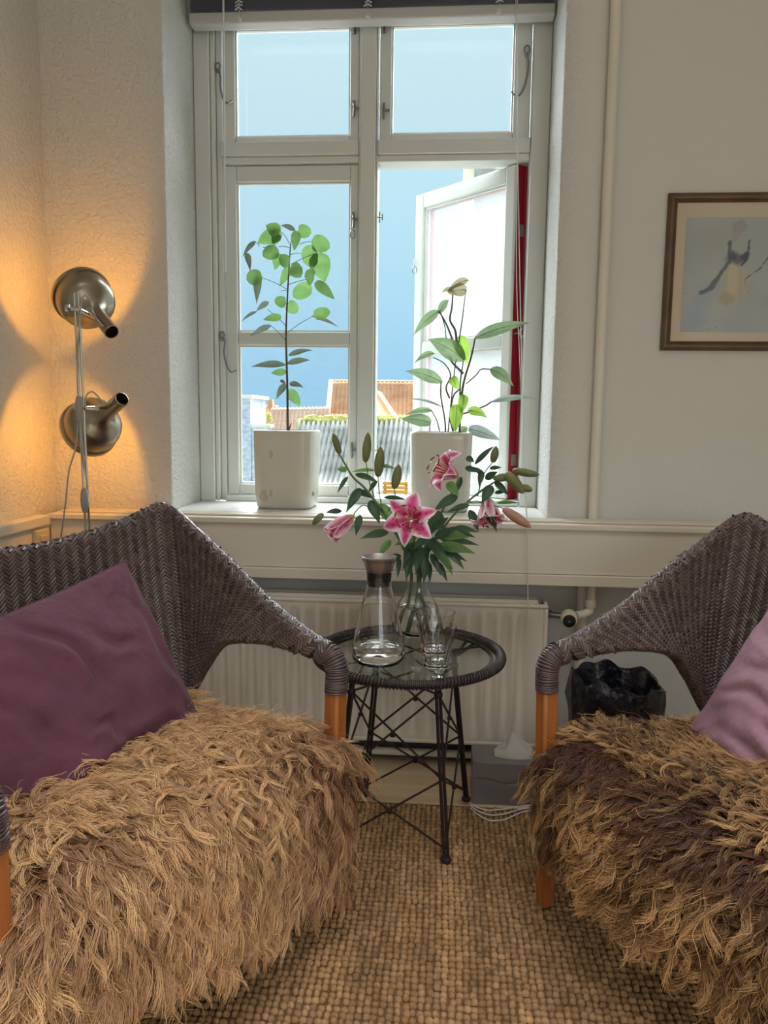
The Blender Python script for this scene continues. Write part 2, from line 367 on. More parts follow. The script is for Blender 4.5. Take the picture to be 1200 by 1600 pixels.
def stay(pts, parent, eye):
    s = MB(); s.tube(catmull(pts, 6), .0032, 8); ex, ey, ez = eye
    s.tube([(ex+.009*math.cos(a), ey, ez+.012*math.sin(a)) for a in np.linspace(0, 2*PI, 13)[:-1]], .0028, 6, closed=True)
    s.box((ex-.005, ey-.001, ez-.020), (ex+.005, ey+.006, ez-.010)); s.build('stay_hook', M_METAL, parent)
Yh = CY0-.010
stay([(-.782, Yh, 2.262), (-.775, Yh-.006, 2.23), (-.776, Yh-.004, 2.20), (-.768, Yh, 2.165), (-.752, Yh-.004, 2.150), (-.736, Yh, 2.160)], cUL, (-.786, Yh, 2.27))
stay([(.245, Yh, 2.29), (.252, Yh-.006, 2.25), (.246, Yh-.004, 2.20), (.232, Yh, 2.165), (.214, Yh-.004, 2.155), (.20, Yh, 2.17)], cUR, (.247, Yh, 2.30))
stay([(-.782, Yh, 1.375), (-.772, Yh-.004, 1.36), (-.776, Yh-.004, 1.32), (-.768, Yh, 1.275), (-.752, Yh-.004, 1.252), (-.732, Yh, 1.258)], cLL, (-.784, Yh, 1.38))
stay([(.266, Yh+.03, 1.395), (.235, Yh+.04, 1.392), (.205, Yh+.06, 1.383), (.172, Yh+.09, 1.372)], win, (.262, Yh+.02, 1.395))
pf = at(648, 405, 3.08)
h = MB(); h.tube([pf, pf+Vector((0, -.008, -.03))], .003, 6); h.tube([(pf.x+.008*math.sin(a), pf.y-.008, pf.z-.042+.014*math.cos(a)) for a in np.linspace(0, 2*PI, 13)[:-1]], .0018, 6, closed=True); h.build('casement_ring', M_METAL, win)
# open casement seats on a red rabbet strip in the frame
bar('red_rabbet', (.2385, FY1-.035, .816), (.2665, FY1-.001, 1.953), win, M_RED, bv=0)

# ------------------------------------------------------------------ venetian blind
bl = thing('venetian_blind', (-.26, 2.635, 2.35), 'raised grey venetian blind bunched at the top of the window', 'blind')
M_SLAT = mat('grey_blind_slat', lin(186, 188, 204), .45); M_CLIP = mat('clear_plastic', lin(205, 208, 210), .2, spec=.6)
bx0, bx1, bY = -.846, .318, 2.63
z = 2.394; i = 0
smesh = None
while z < 2.445:
    if smesh is None:
        s = MB(); s.grid([[(x, yy, zz) for yy, zz in ((-.0245, 0), (-.012, .0024), (0, .0032), (.012, .0024), (.0245, 0))] for x in (bx0-bl.location.x, bx1-bl.location.x)])
        s.grid([[(x, yy, zz-.0007) for yy, zz in ((-.0245, 0), (-.012, .0024), (0, .0032), (.012, .0024), (.0245, 0))] for x in (bx0-bl.location.x, bx1-bl.location.x)], flip=True)
        so = s.build('slat', M_SLAT, bl, world=False); smesh = so
    else:
        so = smesh.copy(); COL.objects.link(so); so.parent = bl
    so.location = (random.uniform(-.001, .001), bY-bl.location.y+random.uniform(-.0015, .0015), z-bl.location.z); z += .0045
MB().box((bx0-.004, bY-.027, 2.356), (bx1+.004, bY+.027, 2.391)).build('bottom_rail', mat('light_rail', lin(192, 190, 186), .4), bl, smooth=0, bevel=.006)
for px in (374, 575, 780):
    p = at(px, 25, bY-.028); c = MB()
    c.tube([(p.x, p.y-.003, 2.352), (p.x, p.y-.003, 2.445)], .0012, 6)
    for k in range(5): c.tube([(p.x-.010+random.uniform(-.003, .003), p.y-.004, 2.392+k*.010), (p.x, p.y-.011, 2.396+k*.010), (p.x+.011, p.y-.004, 2.393+k*.010+random.uniform(-.003, .003))], .0026, 6)
    c.lathe([(.0, 0), (.009, .001), (.008, .006), (0, .007)], 12, (p.x, p.y-.001, 2.366), (0, -1, 0)); c.build('ladder_clip', M_CLIP, bl)
a = at(349, 0, 2.595); b = at(352, 425, 2.60)
MB().tube([(a.x, a.y, 2.44), a, b], .0036, 8).build('tilt_wand', mat('clear_wand', lin(215, 220, 218), .15, spec=.6), bl)
M_CORD = mat('white_cord', lin(215, 212, 205), .7)
pts = [at(806, -20, 2.598), at(807, 120, 2.598), at(812, 420, 2.585), at(816, 600, 2.52), at(821, 780, 2.38), at(823, 812, 2.266), at(824, 850, 2.262), at(825, 955, 2.258)]
MB().tube(catmull(pts, 5), .0015, 6).build('pull_cord', M_CORD, bl)
pts = [at(809, -20, 2.60), at(809, 200, 2.60), at(807, 420, 2.59), at(812, 560, 2.53), at(822, 780, 2.378), at(823.5, 812, 2.268)]
MB().tube(catmull(pts, 5), .0013, 6).build('pull_cord', M_CORD, bl)

# ------------------------------------------------------------------ radiator, pipes, valve, switch
rad = thing('radiator', (-.3, 2.33, .09), 'white ribbed panel radiator under the window ledge', 'radiator')
rx0, rx1, rz0, rz1, rY = -1.00, .327, .094, .545, 2.292
pitch = .0465; prof = []
x = rx0+.018
while x < rx1-.018-pitch*.9:
    for f_, d in ((0, 0), (.14, 0), (.30, .017), (.70, .017), (.86, 0)): prof.append((x+f_*pitch, d))
    x += pitch
prof.append((rx1-.014, 0))
s = MB(); rows = []
for z, k in ((rz0+.012, 0), (rz0+.030, 0), (rz0+.055, 1), (rz1-.060, 1), (rz1-.034, 0), (rz1-.012, 0)): rows.append([(xx, rY+d*k, z) for xx, d in prof])
s.grid(rows); s.build('front_panel', mat('radiator_enamel', lin(222, 214, 198), .35, bump=(30, .03, .002)), rad, smooth=60)
ME = MATS['radiator_enamel']
MB().box((rx0, rY-.004, rz1-.012), (rx1, rY+.014, rz1)).box((rx0, rY-.004, rz0), (rx1, rY+.014, rz0+.012)).box((rx0, rY-.004, rz0+.0125), (rx0+.018, rY+.014, rz1-.0125)).box((rx1-.014, rY-.004, rz0+.0125), (rx1, rY+.014, rz1-.0125)).build('panel_rim', ME, rad, smooth=0, bevel=.004)
MB().box((rx0+.002, rY+.060, rz0), (rx1-.002, rY+.074, rz1-.002)).build('rear_panel', ME, rad, smooth=0, bevel=.003)
MB().box((rx1-.012, rY+.015, rz0+.01), (rx1-.002, rY+.059, rz1+.004)).build('side_cover', ME, rad, smooth=0, bevel=.002)
g = MB()
xx = rx0+.01
while xx < rx1-.03: g.box((xx, rY+.016, rz1-.004), (xx+.012, rY+.058, rz1+.001)); xx += .018
for yy in (rY+.0145, rY+.0575): g.box((rx0+.01, yy, rz1-.003), (rx1-.03, yy+.004, rz1+.010))
g.build('top_grille', ME, rad, smooth=0)
pi = thing('heating_pipe', (.45, 2.37, .6), 'white vertical heating pipe running up the wall right of the window', 'pipe')
MP = mat('pipe_paint', lin(226, 220, 206), .4)
MB().tube([(.463, 2.379, .792), (.463, 2.379, ZC)], .0155, 16).build('riser', MP, pi)
MB().tube([(.440, 2.372, .0), (.440, 2.372, .607)], .0165, 16).build('lower_riser', MP, pi)
v0 = at(924, 918, 2.335); v1 = at(922, 950, 2.335); v2 = at(900, 962, 2.31)
MB().tube(catmull([(v0.x, v0.y, .615), (v1.x, v1.y, v1.z+.01), (v1.x-.006, v1.y-.004, v1.z-.012), (v2.x, v2.y, v2.z)], 6), .0125, 14).lathe([(.015, 0), (.017, .004), (.017, .022), (.015, .026)], 14, (v1.x, v1.y, v1.z+.002)).build('branch', MP, pi)
vl = thing('thermostat_valve', (.39, 2.29, .5), 'round white radiator thermostat with black face beside the radiator', 'valve')
vc = at(889, 966, 2.285); vd = (Vector((-.10, -.05, 1.05))-vc); vd = Vector((-.12, -1, -.06)).normalized()
MB().lathe([(.0, 0), (.014, .0), (.016, .008), (.024, .014), (.0255, .03), (.0245, .05), (.021, .056), (.0195, .0565)], 28, vc-vd*-.0 - vd*.03, vd).build('head', mat('cream_plastic', lin(226, 214, 186), .4), vl)
MB().lathe([(.0195, .050), (.019, .0585), (.015, .0600), (0, .0602)], 28, vc - vd*.03, vd).build('black_face', M_BLACK, vl)
k = MB(); fc = vc + vd*.0308; k.add([fc+Vector((-.005, 0, -.004)), fc+Vector((.005, 0, -.004)), fc+Vector((0, 0, .005))], [(0, 1, 2)]); k.build('face_mark', mat('grey_mark', lin(110, 110, 116), .5), vl)
MB().tube([(rx1-.002, rY+.035, vc.z), (vc.x-.012, vc.y+.022, vc.z)], .009, 12).lathe([(.013, 0), (.013, .012)], 6, (rx1+.002, rY+.035, vc.z), (1, 0, 0)).build('union', M_METAL, vl)
tag(MB().tube([(-.98, 2.352, .036), (rx1+.12, 2.352, .036)], .0125, 14).build('floor_pipe', MP), 'thin horizontal white pipe along the floor under the radiator', 'pipe')
sw = thing('wall_switch', (XL+.03, 2.22, .71), 'square cream wall switch on the left dado panel', 'switch')
MB().box((XL+.0305, 2.184, .672), (XL+.046, 2.254, .750)).build('back_box', mat('cream_switch', lin(214, 200, 168), .4), sw, smooth=0, bevel=.003)
MB().box((XL+.0465, 2.198, .690), (XL+.052, 2.240, .734)).build('rocker', MATS['cream_switch'], sw, smooth=0, bevel=.0025)
MB().box((XL+.0465, 2.196, .674), (XL+.050, 2.242, .686)).build('cover', MATS['cream_switch'], sw, smooth=0, bevel=.0015)
# ------------------------------------------------------------------ outside
M_TILE = mat('orange_pantile', lin(236, 186, 146), .8, vary=((1.3, 1.3, 1.3), lin(206, 140, 104), .8), bump=(14, .3, .02))
M_TILE2 = mat('pink_pantile', lin(242, 206, 184), .8, vary=(1.5, lin(226, 176, 150), .7))
M_FIBRE = mat('grey_corrugated_sheet', lin(200, 200, 196), .8, vary=((2, 1, 1), lin(140, 140, 136), .8))
M_MOSS = mat('roof_moss', lin(206, 198, 120), .95, vary=(6, lin(150, 146, 70), .8), bump=(8, 1, .1))
M_RENDER = mat('white_render', lin(246, 240, 226), .9, vary=(1.2, lin(226, 214, 196), .6), bump=(12, .3, .02))
M_CREAM = mat('cream_render', lin(240, 226, 196), .9)
M_BRICKG = mat('grey_blue_masonry', lin(176, 190, 208), .9, vary=((7, 7, 14), lin(235, 238, 242), .9))
def tiled_roof(name, mt, parent, c00, c10, c01, c11, n, rows, amp, step):
    """rolled tiles on a quad: c00-c10 eave, c01-c11 ridge; n rolls across, rows courses up"""
    A, B, C_, D = (np.array(q) for q in (c00, c10, c01, c11)); nn = np.cross(B-A, C_-A); nn /= np.linalg.norm(nn)
    if nn[2] < 0: nn = -nn
    us = np.linspace(0, 1, n*4+1); P = []
    for r in range(rows):
        for tt, lift in ((r/rows, step), ((r+.98)/rows, 0)):
            l = A*(1-tt)+C_*tt; rr = B*(1-tt)+D*tt
            P.append(l[None]*(1-us[:, None]) + rr[None]*us[:, None] + nn[None]*(lift + amp*np.abs(np.sin(us*n*PI)))[:, None])
    P = np.array(P); a, b = P.shape[:2]; I = np.arange(a*b).reshape(a, b)
    Fq = np.stack([I[:-1, :-1], I[:-1, 1:], I[1:, 1:], I[1:, :-1]], -1).reshape(-1, 4)
    V = P.reshape(-1, 3) - np.array(parent.location)
    return tag(np_mesh(name, V, Fq, mt, parent, smooth=False), kind='stuff')
def quad_wall(name, mt, parent, p, thick=.3):
    m = MB(); q = [Vector(x) for x in p]; d = Vector((0, thick, 0)); m.hexa([q[0], q[1], q[1]+d, q[0]+d, q[3], q[2], q[2]+d, q[3]+d]); return m.build(name, mt, parent, smooth=0)
ZG = -4.5
tag(MB().box((-30, 2.9, ZG-.2), (40, 60, ZG)).build('ground', mat('courtyard_paving', lin(170, 165, 155), .9), smooth=0), 'paved courtyard far below the window', kind='structure')
# big orange roof across the yard
hA = thing('house', (.2, 28, ZG), 'house with tall orange pantile roof seen through the middle of the window', 'house')
e0, e1, r0, r1 = at(516, 653, 27), at(716, 655, 27), at(521, 597, 30), at(714, 599, 30)
tiled_roof('pantile_roof', M_TILE, hA, e0, e1, r0, r1, 30, 9, .06, .05)
for k in range(22):
    f = (k+.5)/22; p = r0.lerp(r1, f); MB().tube([p+Vector((-.1, 0, .02)), p+Vector((.13, 0, .02))], [.075, .085], 7).build('ridge_tile', M_TILE, hA)
quad_wall('wall', M_CREAM, hA, [(e0.x, 27.1, ZG), (e1.x, 27.1, ZG), (e1.x, 27.1, e1.z-.05), (e0.x, 27.1, e0.z-.05)], 5.5)
m = MB(); m.add([r0+Vector((0, -.1, .1)), r0+Vector((-.16, -.1, .1)), e0+Vector((-.16, -.1, .1)), e0+Vector((0, -.1, .1)), r0+Vector((0, .2, -.2)), r0+Vector((-.16, .2, -.2)), e0+Vector((-.16, .2, -.2)), e0+Vector((0, .2, -.2))], [(0, 1, 2, 3), (4, 7, 6, 5), (0, 4, 5, 1), (1, 5, 6, 2), (2, 6, 7, 3), (3, 7, 4, 0)]); m.build('verge_board', M_RENDER, hA, smooth=0)
# cream gable in front of it
hB = thing('house', (-1, 25, ZG), 'small cream gabled house in front of the orange roof', 'house')
a, b, c = at(566, 656, 24.6), at(613, 656, 24.6), at(584, 612, 24.6)
m = MB(); d = Vector((0, 2.2, 0)); a0, b0 = Vector((a.x, a.y, ZG)), Vector((b.x, b.y, ZG))
m.add([a0, b0, b, c, a, a0+d, b0+d, b+d, c+d, a+d], [(0, 1, 2, 3, 4), (9, 8, 7, 6, 5), (0, 5, 6, 1), (1, 6, 7, 2), (4, 9, 5, 0)]); m.build('gable_wall', M_CREAM, hB, smooth=0)
u = Vector((0, -.15, .06)); m = MB()
for q0, q1 in ((b, c), (c, a)):
    w_ = (q1-q0).normalized(); n_ = Vector((w_.z, 0, -w_.x)); n_ = n_ if n_.z > 0 else -n_
    m.hexa([q0+Vector((0, -.12, 0)), q1+Vector((0, -.12, 0)), q1+d, q0+d, q0+Vector((0, -.12, 0))+n_*.09, q1+Vector((0, -.12, 0))+n_*.09, q1+d+n_*.09, q0+d+n_*.09])
m.build('gable_roof', M_TILE, hB, smooth=0)
# pink roof further left
hC = thing('house', (-4, 25, ZG), 'house with low pale pink tiled roof behind the left pot', 'house')
e0, e1, r0, r1 = at(416, 690, 23.2), at(520, 690, 23.2), at(424, 639, 26), at(516, 637, 26)
tiled_roof('pantile_roof', M_TILE2, hC, e0, e1, r0, r1, 15, 9, .06, .05)
quad_wall('wall', M_CREAM, hC, [(e0.x, 23.3, ZG), (e1.x, 23.3, ZG), (e1.x, 23.3, e1.z-.05), (e0.x, 23.3, e0.z-.05)], 2.8)
# grey corrugated roof below
hD = thing('house', (-1.2, 20, ZG), 'outbuilding with mossy grey corrugated roof below the window', 'house')
e0, e1, r0, r1 = at(440, 762, 18.5), at(716, 758, 18.5), at(466, 660, 21.5), at(724, 658, 21.5)
tiled_roof('corrugated_roof', M_FIBRE, hD, e0, e1, r0, r1, 34, 5, .15, .03)
for k in range(26):
    f = (k+.5)/26; p = r0.lerp(r1, f); m = MB(); s_ = random.uniform(.8, 1.35)
    m.lathe([(0, .17*s_), (.10*s_, .14*s_), (.17*s_, .05*s_), (.17*s_, -.12)], 7, p + Vector((random.uniform(-.05, .05), -.05, random.uniform(-.03, .03)))); m.build('moss_clump', M_MOSS, hD)
quad_wall('wall', M_RENDER, hD, [(e0.x, 18.7, ZG), (e1.x, 18.7, ZG), (e1.x, 18.7, e1.z-.05), (e0.x, 18.7, e0.z-.05)], 2.6)
MB().tube([e0+Vector((0, -.12, -.10)), e1+Vector((0, -.12, -.10))], .09, 8).build('gutter', M_RENDER, hD)
# far left: small orange roof, bush, grey-blue wall
hE = thing('house', (-7, 40, ZG), 'distant small house with orange roof at the left of the window', 'house')
e0, e1, r0, r1 = at(380, 652, 36), at(440, 650, 36), at(386, 632, 39), at(436, 635, 39)
tiled_roof('pantile_roof', M_TILE, hE, e0, e1, r0, r1, 10, 4, .07, .05)
quad_wall('wall', M_RENDER, hE, [(e0.x, 36.2, ZG), (e1.x, 36.2, ZG), (e1.x, 36.2, e1.z-.05), (e0.x, 36.2, e0.z-.05)], 5)
ch = at(423, 628, 38); MB().box((ch.x-.12, 37.8, ch.z-1), (ch.x+.12, 38.2, ch.z+.12)).build('chimney', M_TILE, hE, smooth=0)
bu = thing('bush', (at(405, 660, 22).x, 22, ZG), 'yellow-green bush beside the pale pink roof', 'bush')
bc = at(405, 657, 22); m = MB()
for k in range(420):
    d_ = Vector(rng.normal(size=3)).normalized(); p = bc + Vector((d_.x*.40, d_.y*.3, d_.z*.34))*random.uniform(.75, 1.05); t1 = Vector(rng.normal(size=3)).normalized()*.055; t2 = d_.cross(t1).normalized()*.04
    m.add([p-t1, p-t2, p+t1, p+t2], [(0, 1, 2, 3)])
o = m.build('foliage', mat('bush_leaf', lin(196, 190, 110), .7, trans=.3), bu, smooth=0); o['kind'] = 'stuff'
m = MB(); m.tube([(bc.x, 22, ZG), (bc.x+.05, 22, bc.z)], [.06, .04], 6); m.build('stem', mat('bush_bark', lin(90, 70, 50), .9), bu)
hF = thing('house', (-4.5, 17, ZG), 'grey-blue masonry house end at the far left pane edge', 'house')
a, b = at(352, 622, 17), at(391, 622, 17)
quad_wall('wall', M_BRICKG, hF, [(a.x, 17, ZG), (b.x, 17, ZG), (b.x, 17, a.z), (a.x, 17, a.z)], 1.5)
MB().box((a.x-.05, 16.9, a.z), (b.x+.06, 18.6, a.z+.08)).build('coping', M_RENDER, hF, smooth=0)
b2 = at(420, 668, 17); MB().box((b.x+.01, 17.05, ZG), (b2.x, 17.3, b2.z)).build('low_wall', M_BRICKG, hF, smooth=0); MB().box((b.x+.01, 17.0, b2.z), (b2.x+.04, 17.35, b2.z+.07)).build('low_coping', M_RENDER, hF, smooth=0)
fe = thing('wooden_balcony_screen', (-.6, 15, ZG), 'small ochre wooden board screen low in the open window gap', 'screen')
a, b = at(598, 752, 15), at(637, 772, 15)
for k in range(3):
    z0 = b.z+(a.z-b.z)*k/3; MB().box((a.x, 15, z0+.01), (b.x, 15.04, z0+(a.z-b.z)/3-.01)).build('board', mat('ochre_board', lin(224, 164, 70), .7, vary=((3, 1, 20), lin(180, 120, 50), .8)), fe, smooth=0)
for xx in (a.x+.02, b.x-.06): MB().box((xx, 15.041, ZG), (xx+.05, 15.09, a.z)).build('post', MATS['ochre_board'], fe, smooth=0)
# white house on the right, behind the open casement
hG = thing('house', (2, 14, ZG), 'bright white rendered house behind the open casement', 'house')
gx = at(744, 262, 13).x; gz = at(760, 244, 13).z
MB().box((gx, 13, ZG), (gx+4, 19, gz)).build('wall', M_RENDER, hG, smooth=0)
MB().box((gx-.18, 12.8, gz), (gx+4.2, 19.2, gz+.14)).build('eave', M_RENDER, hG, smooth=0)
M_STONE = mat('corner_stone', lin(214, 206, 190), .9, vary=(5, lin(170, 165, 155), .8), bump=(20, .5, .03))
z_ = ZG; k = 0
while z_ < gz-.35:
    L = .46 if k % 2 else .30; MB().box((gx-.03, 12.965, z_+.012), (gx+L, 12.9995, z_+.30)).build('quoin', M_STONE, hG, smooth=0, bevel=.01); z_ += .31; k += 1
for k in range(8): MB().box((gx+.05+k*.5, 12.86, gz-.16), (gx+.17+k*.5, 12.9995, gz-.001)).build('bracket', M_BRICKG, hG, smooth=0)
MB().tube([(gx-.09, 12.93, ZG), (gx-.09, 12.93, 1.3)], .05, 8).build('downpipe', mat('red_downpipe', lin(210, 110, 90), .6), hG)

# ------------------------------------------------------------------ rug
rug = thing('jute_rug', (0, 1.0, 0), 'large brown bouclé jute rug under the chairs', 'rug')
RX0, RX1, RY0, RY1 = -1.16, 1.30, .15, 2.078
M_JUTE = mat('jute', lin(176, 142, 100), .9, attr='Col', vary=((60, 14, 30), lin(112, 84, 54), .55), spec=.15)
MB().box((RX0, RY0, .0008), (RX1, RY1, .005)).build('backing', mat('jute_backing', lin(120, 92, 62), .95), rug, smooth=0)
def rug_knots():
    px_, py_ = .0142, .0165
    xs = np.arange(RX0+.006, RX1-.006, px_); ys = np.arange(RY0+.008, RY1-.006, py_)
    X, Y = np.meshgrid(xs, ys); row = np.arange(len(ys))[:, None]*np.ones_like(X)
    X = X + rng.normal(0, .0011, X.shape) + .002*np.sin(Y*9+X*3); Y = Y + rng.normal(0, .0010, X.shape) + .0025*np.sin(X*7)
    X = X.ravel(); Y = Y.ravel(); n = len(X)
    sx = .0076*(1+rng.normal(0, .10, n)); sy = .0086*(1+rng.normal(0, .10, n)); h = .0105*(1+rng.normal(0, .16, n)); ang = rng.normal(0, .22, n)
    a = np.linspace(0, 2*PI, 9)[:-1]
    rings = [(1.0, .30), (.92, .62), (.55, .93)]
    loc = np.array([(r*np.cos(t), r*np.sin(t), z) for r, z in rings for t in a] + [(0, 0, 1.0)])
    ca, sa = np.cos(ang)[:, None], np.sin(ang)[:, None]
    lx, ly = loc[None, :, 0]*sx[:, None], loc[None, :, 1]*sy[:, None]
    V = np.stack([X[:, None]+lx*ca-ly*sa, Y[:, None]+lx*sa+ly*ca, .003+loc[None, :, 2]*h[:, None]*np.ones_like(lx)], -1)
    q = []
    for r in range(2):
        for k in range(8): q.append((r*8+k, r*8+(k+1) % 8, (r+1)*8+(k+1) % 8, (r+1)*8+k))
    for k in range(0, 8, 2): q.append((16+k, 16+(k+1) % 8, 16+(k+2) % 8, 24))
    Fq = np.array(q)[None] + (np.arange(n)*25)[:, None, None]
    stripe = .5+.5*np.sin(X*31+1.3*np.sin(X*11))*np.sin(X*13+.7); tone = np.clip(.72+.34*stripe+rng.normal(0, .11, n), .45, 1.3)
    c0 = np.array(lin(184, 146, 106)[:3]); C = np.ones((n, 25, 4)); C[:, :, :3] = c0[None, None]*tone[:, None, None]
    V = V.reshape(-1, 3) - np.array(rug.location)
    o = np_mesh('knotted_loops', V, Fq.reshape(-1, 4), M_JUTE, rug, col=C.reshape(-1, 4)); o['kind'] = 'stuff'
rug_knots()
# ------------------------------------------------------------------ wicker chairs
TOP = [(0, (0, .275, .800)), (.18, (.13, .273, .808)), (.34, (.25, .268, .828)), (.44, (.335, .264, .852)), (.485, (.374, .256, .866)), (.512, (.392, .230, .858)), (.56, (.397, .165, .820)), (.68, (.400, .03, .742)), (.80, (.395, -.10, .668)), (.92, (.385, -.225, .618)), (1, (.377, -.292, .602))]
LOW = [(0, (0, .165, .350)), (.18, (.13, .165, .350)), (.34, (.25, .16, .352)), (.44, (.315, .150, .360)), (.485, (.338, .142, .368)), (.512, (.348, .137, .376)), (.56, (.357, .128, .395)), (.68, (.368, .090, .470)), (.80, (.372, .035, .538)), (.90, (.376, -.09, .566)), (.96, (.377, -.20, .566)), (1, (.377, -.292, .556))]
def curve_at(tab, u):
    s = -1 if u < 0 else 1; a = abs(u)
    us = [q[0] for q in tab]; P = np.array([q[1] for q in tab])
    ug = np.linspace(0, 1, 201)
    key = id(tab)
    if key not in curve_at.cache:
        full_u = [-x for x in us[:0:-1]] + us; full = np.vstack([P[:0:-1]*np.array([-1, 1, 1]), P])
        dense_u, dense = [], []
        for i in range(len(full)-1):
            p0 = full[max(i-1, 0)]; p1 = full[i]; p2 = full[i+1]; p3 = full[min(i+2, len(full)-1)]
            h0 = full_u[i+1]-full_u[i]
            m1 = (p2-p0)/((full_u[i+1]-full_u[max(i-1, 0)]) or 1)*h0; m2 = (p3-p1)/((full_u[min(i+2, len(full)-1)]-full_u[i]) or 1)*h0
            for k in range(12):
                t = k/12; dense_u.append(full_u[i]+h0*t); dense.append((2*t**3-3*t*t+1)*p1+(t**3-2*t*t+t)*m1+(-2*t**3+3*t*t)*p2+(t**3-t*t)*m2)
        dense_u.append(1); dense.append(full[-1]); curve_at.cache[key] = (np.array(dense_u), np.array(dense))
    du, dd = curve_at.cache[key]
    return np.array([np.interp(u, du, dd[:, i]) for i in range(3)])
curve_at.cache = {}
def shell_tables(NU=241, NV=96):
    us = np.linspace(-1, 1, NU)
    T = np.array([curve_at(TOP, u) for u in us]); L = np.array([curve_at(LOW, u) for u in us])
    au = np.abs(us); ht = np.interp(au, [0, .45, .6, .8, .93, 1], [.013, .014, .016, .020, .024, .024])
    Mid = (T+L)/2; d = np.gradient(Mid, axis=0); d /= np.linalg.norm(d, axis=1)[:, None]
    e1 = T-L; ln = np.linalg.norm(e1, axis=1); e1 = e1/ln[:, None]
    e2 = np.cross(e1, d); e2 /= np.linalg.norm(e2, axis=1)[:, None]
    for _ in range(8): e2[1:-1] = (e2[:-2]+2*e2[1:-1]+e2[2:])/4
    e2 -= e1*np.sum(e1*e2, 1)[:, None]; e2 /= np.linalg.norm(e2, axis=1)[:, None]
    G = np.zeros((NU, NV, 3))
    for i in range(NU):
        hl = max(ln[i]/2, ht[i]*1.02); r = ht[i]; st = hl-r; per = 4*st+2*PI*r
        s = np.linspace(0, per, NV, endpoint=False); P = np.zeros((NV, 2))
        for k, q in enumerate(s):
            if q < 2*st: P[k] = (-st+q, r)
            elif q < 2*st+PI*r: a = (q-2*st)/r; P[k] = (st+r*math.sin(a), r*math.cos(a))
            elif q < 4*st+PI*r: P[k] = (st-(q-2*st-PI*r), -r)
            else: a = (q-4*st-PI*r)/r; P[k] = (-st-r*math.sin(a), -r*math.cos(a))
        bulge = .030*(1-au[i])*(1-(P[:, 0]/hl)**2)
        # sides of the shell bow outwards a little; sign so that it bows away from the sitter
        out = e2[i]; cen = Mid[i]-np.array([0, -.02, .6]); sg = 1 if out[0]*cen[0]+out[1]*cen[1] > 0 else -1
        G[i] = Mid[i] + e1[i]*P[:, 0:1] + out*P[:, 1:2] + out*sg*bulge[:, None]
    return us, G
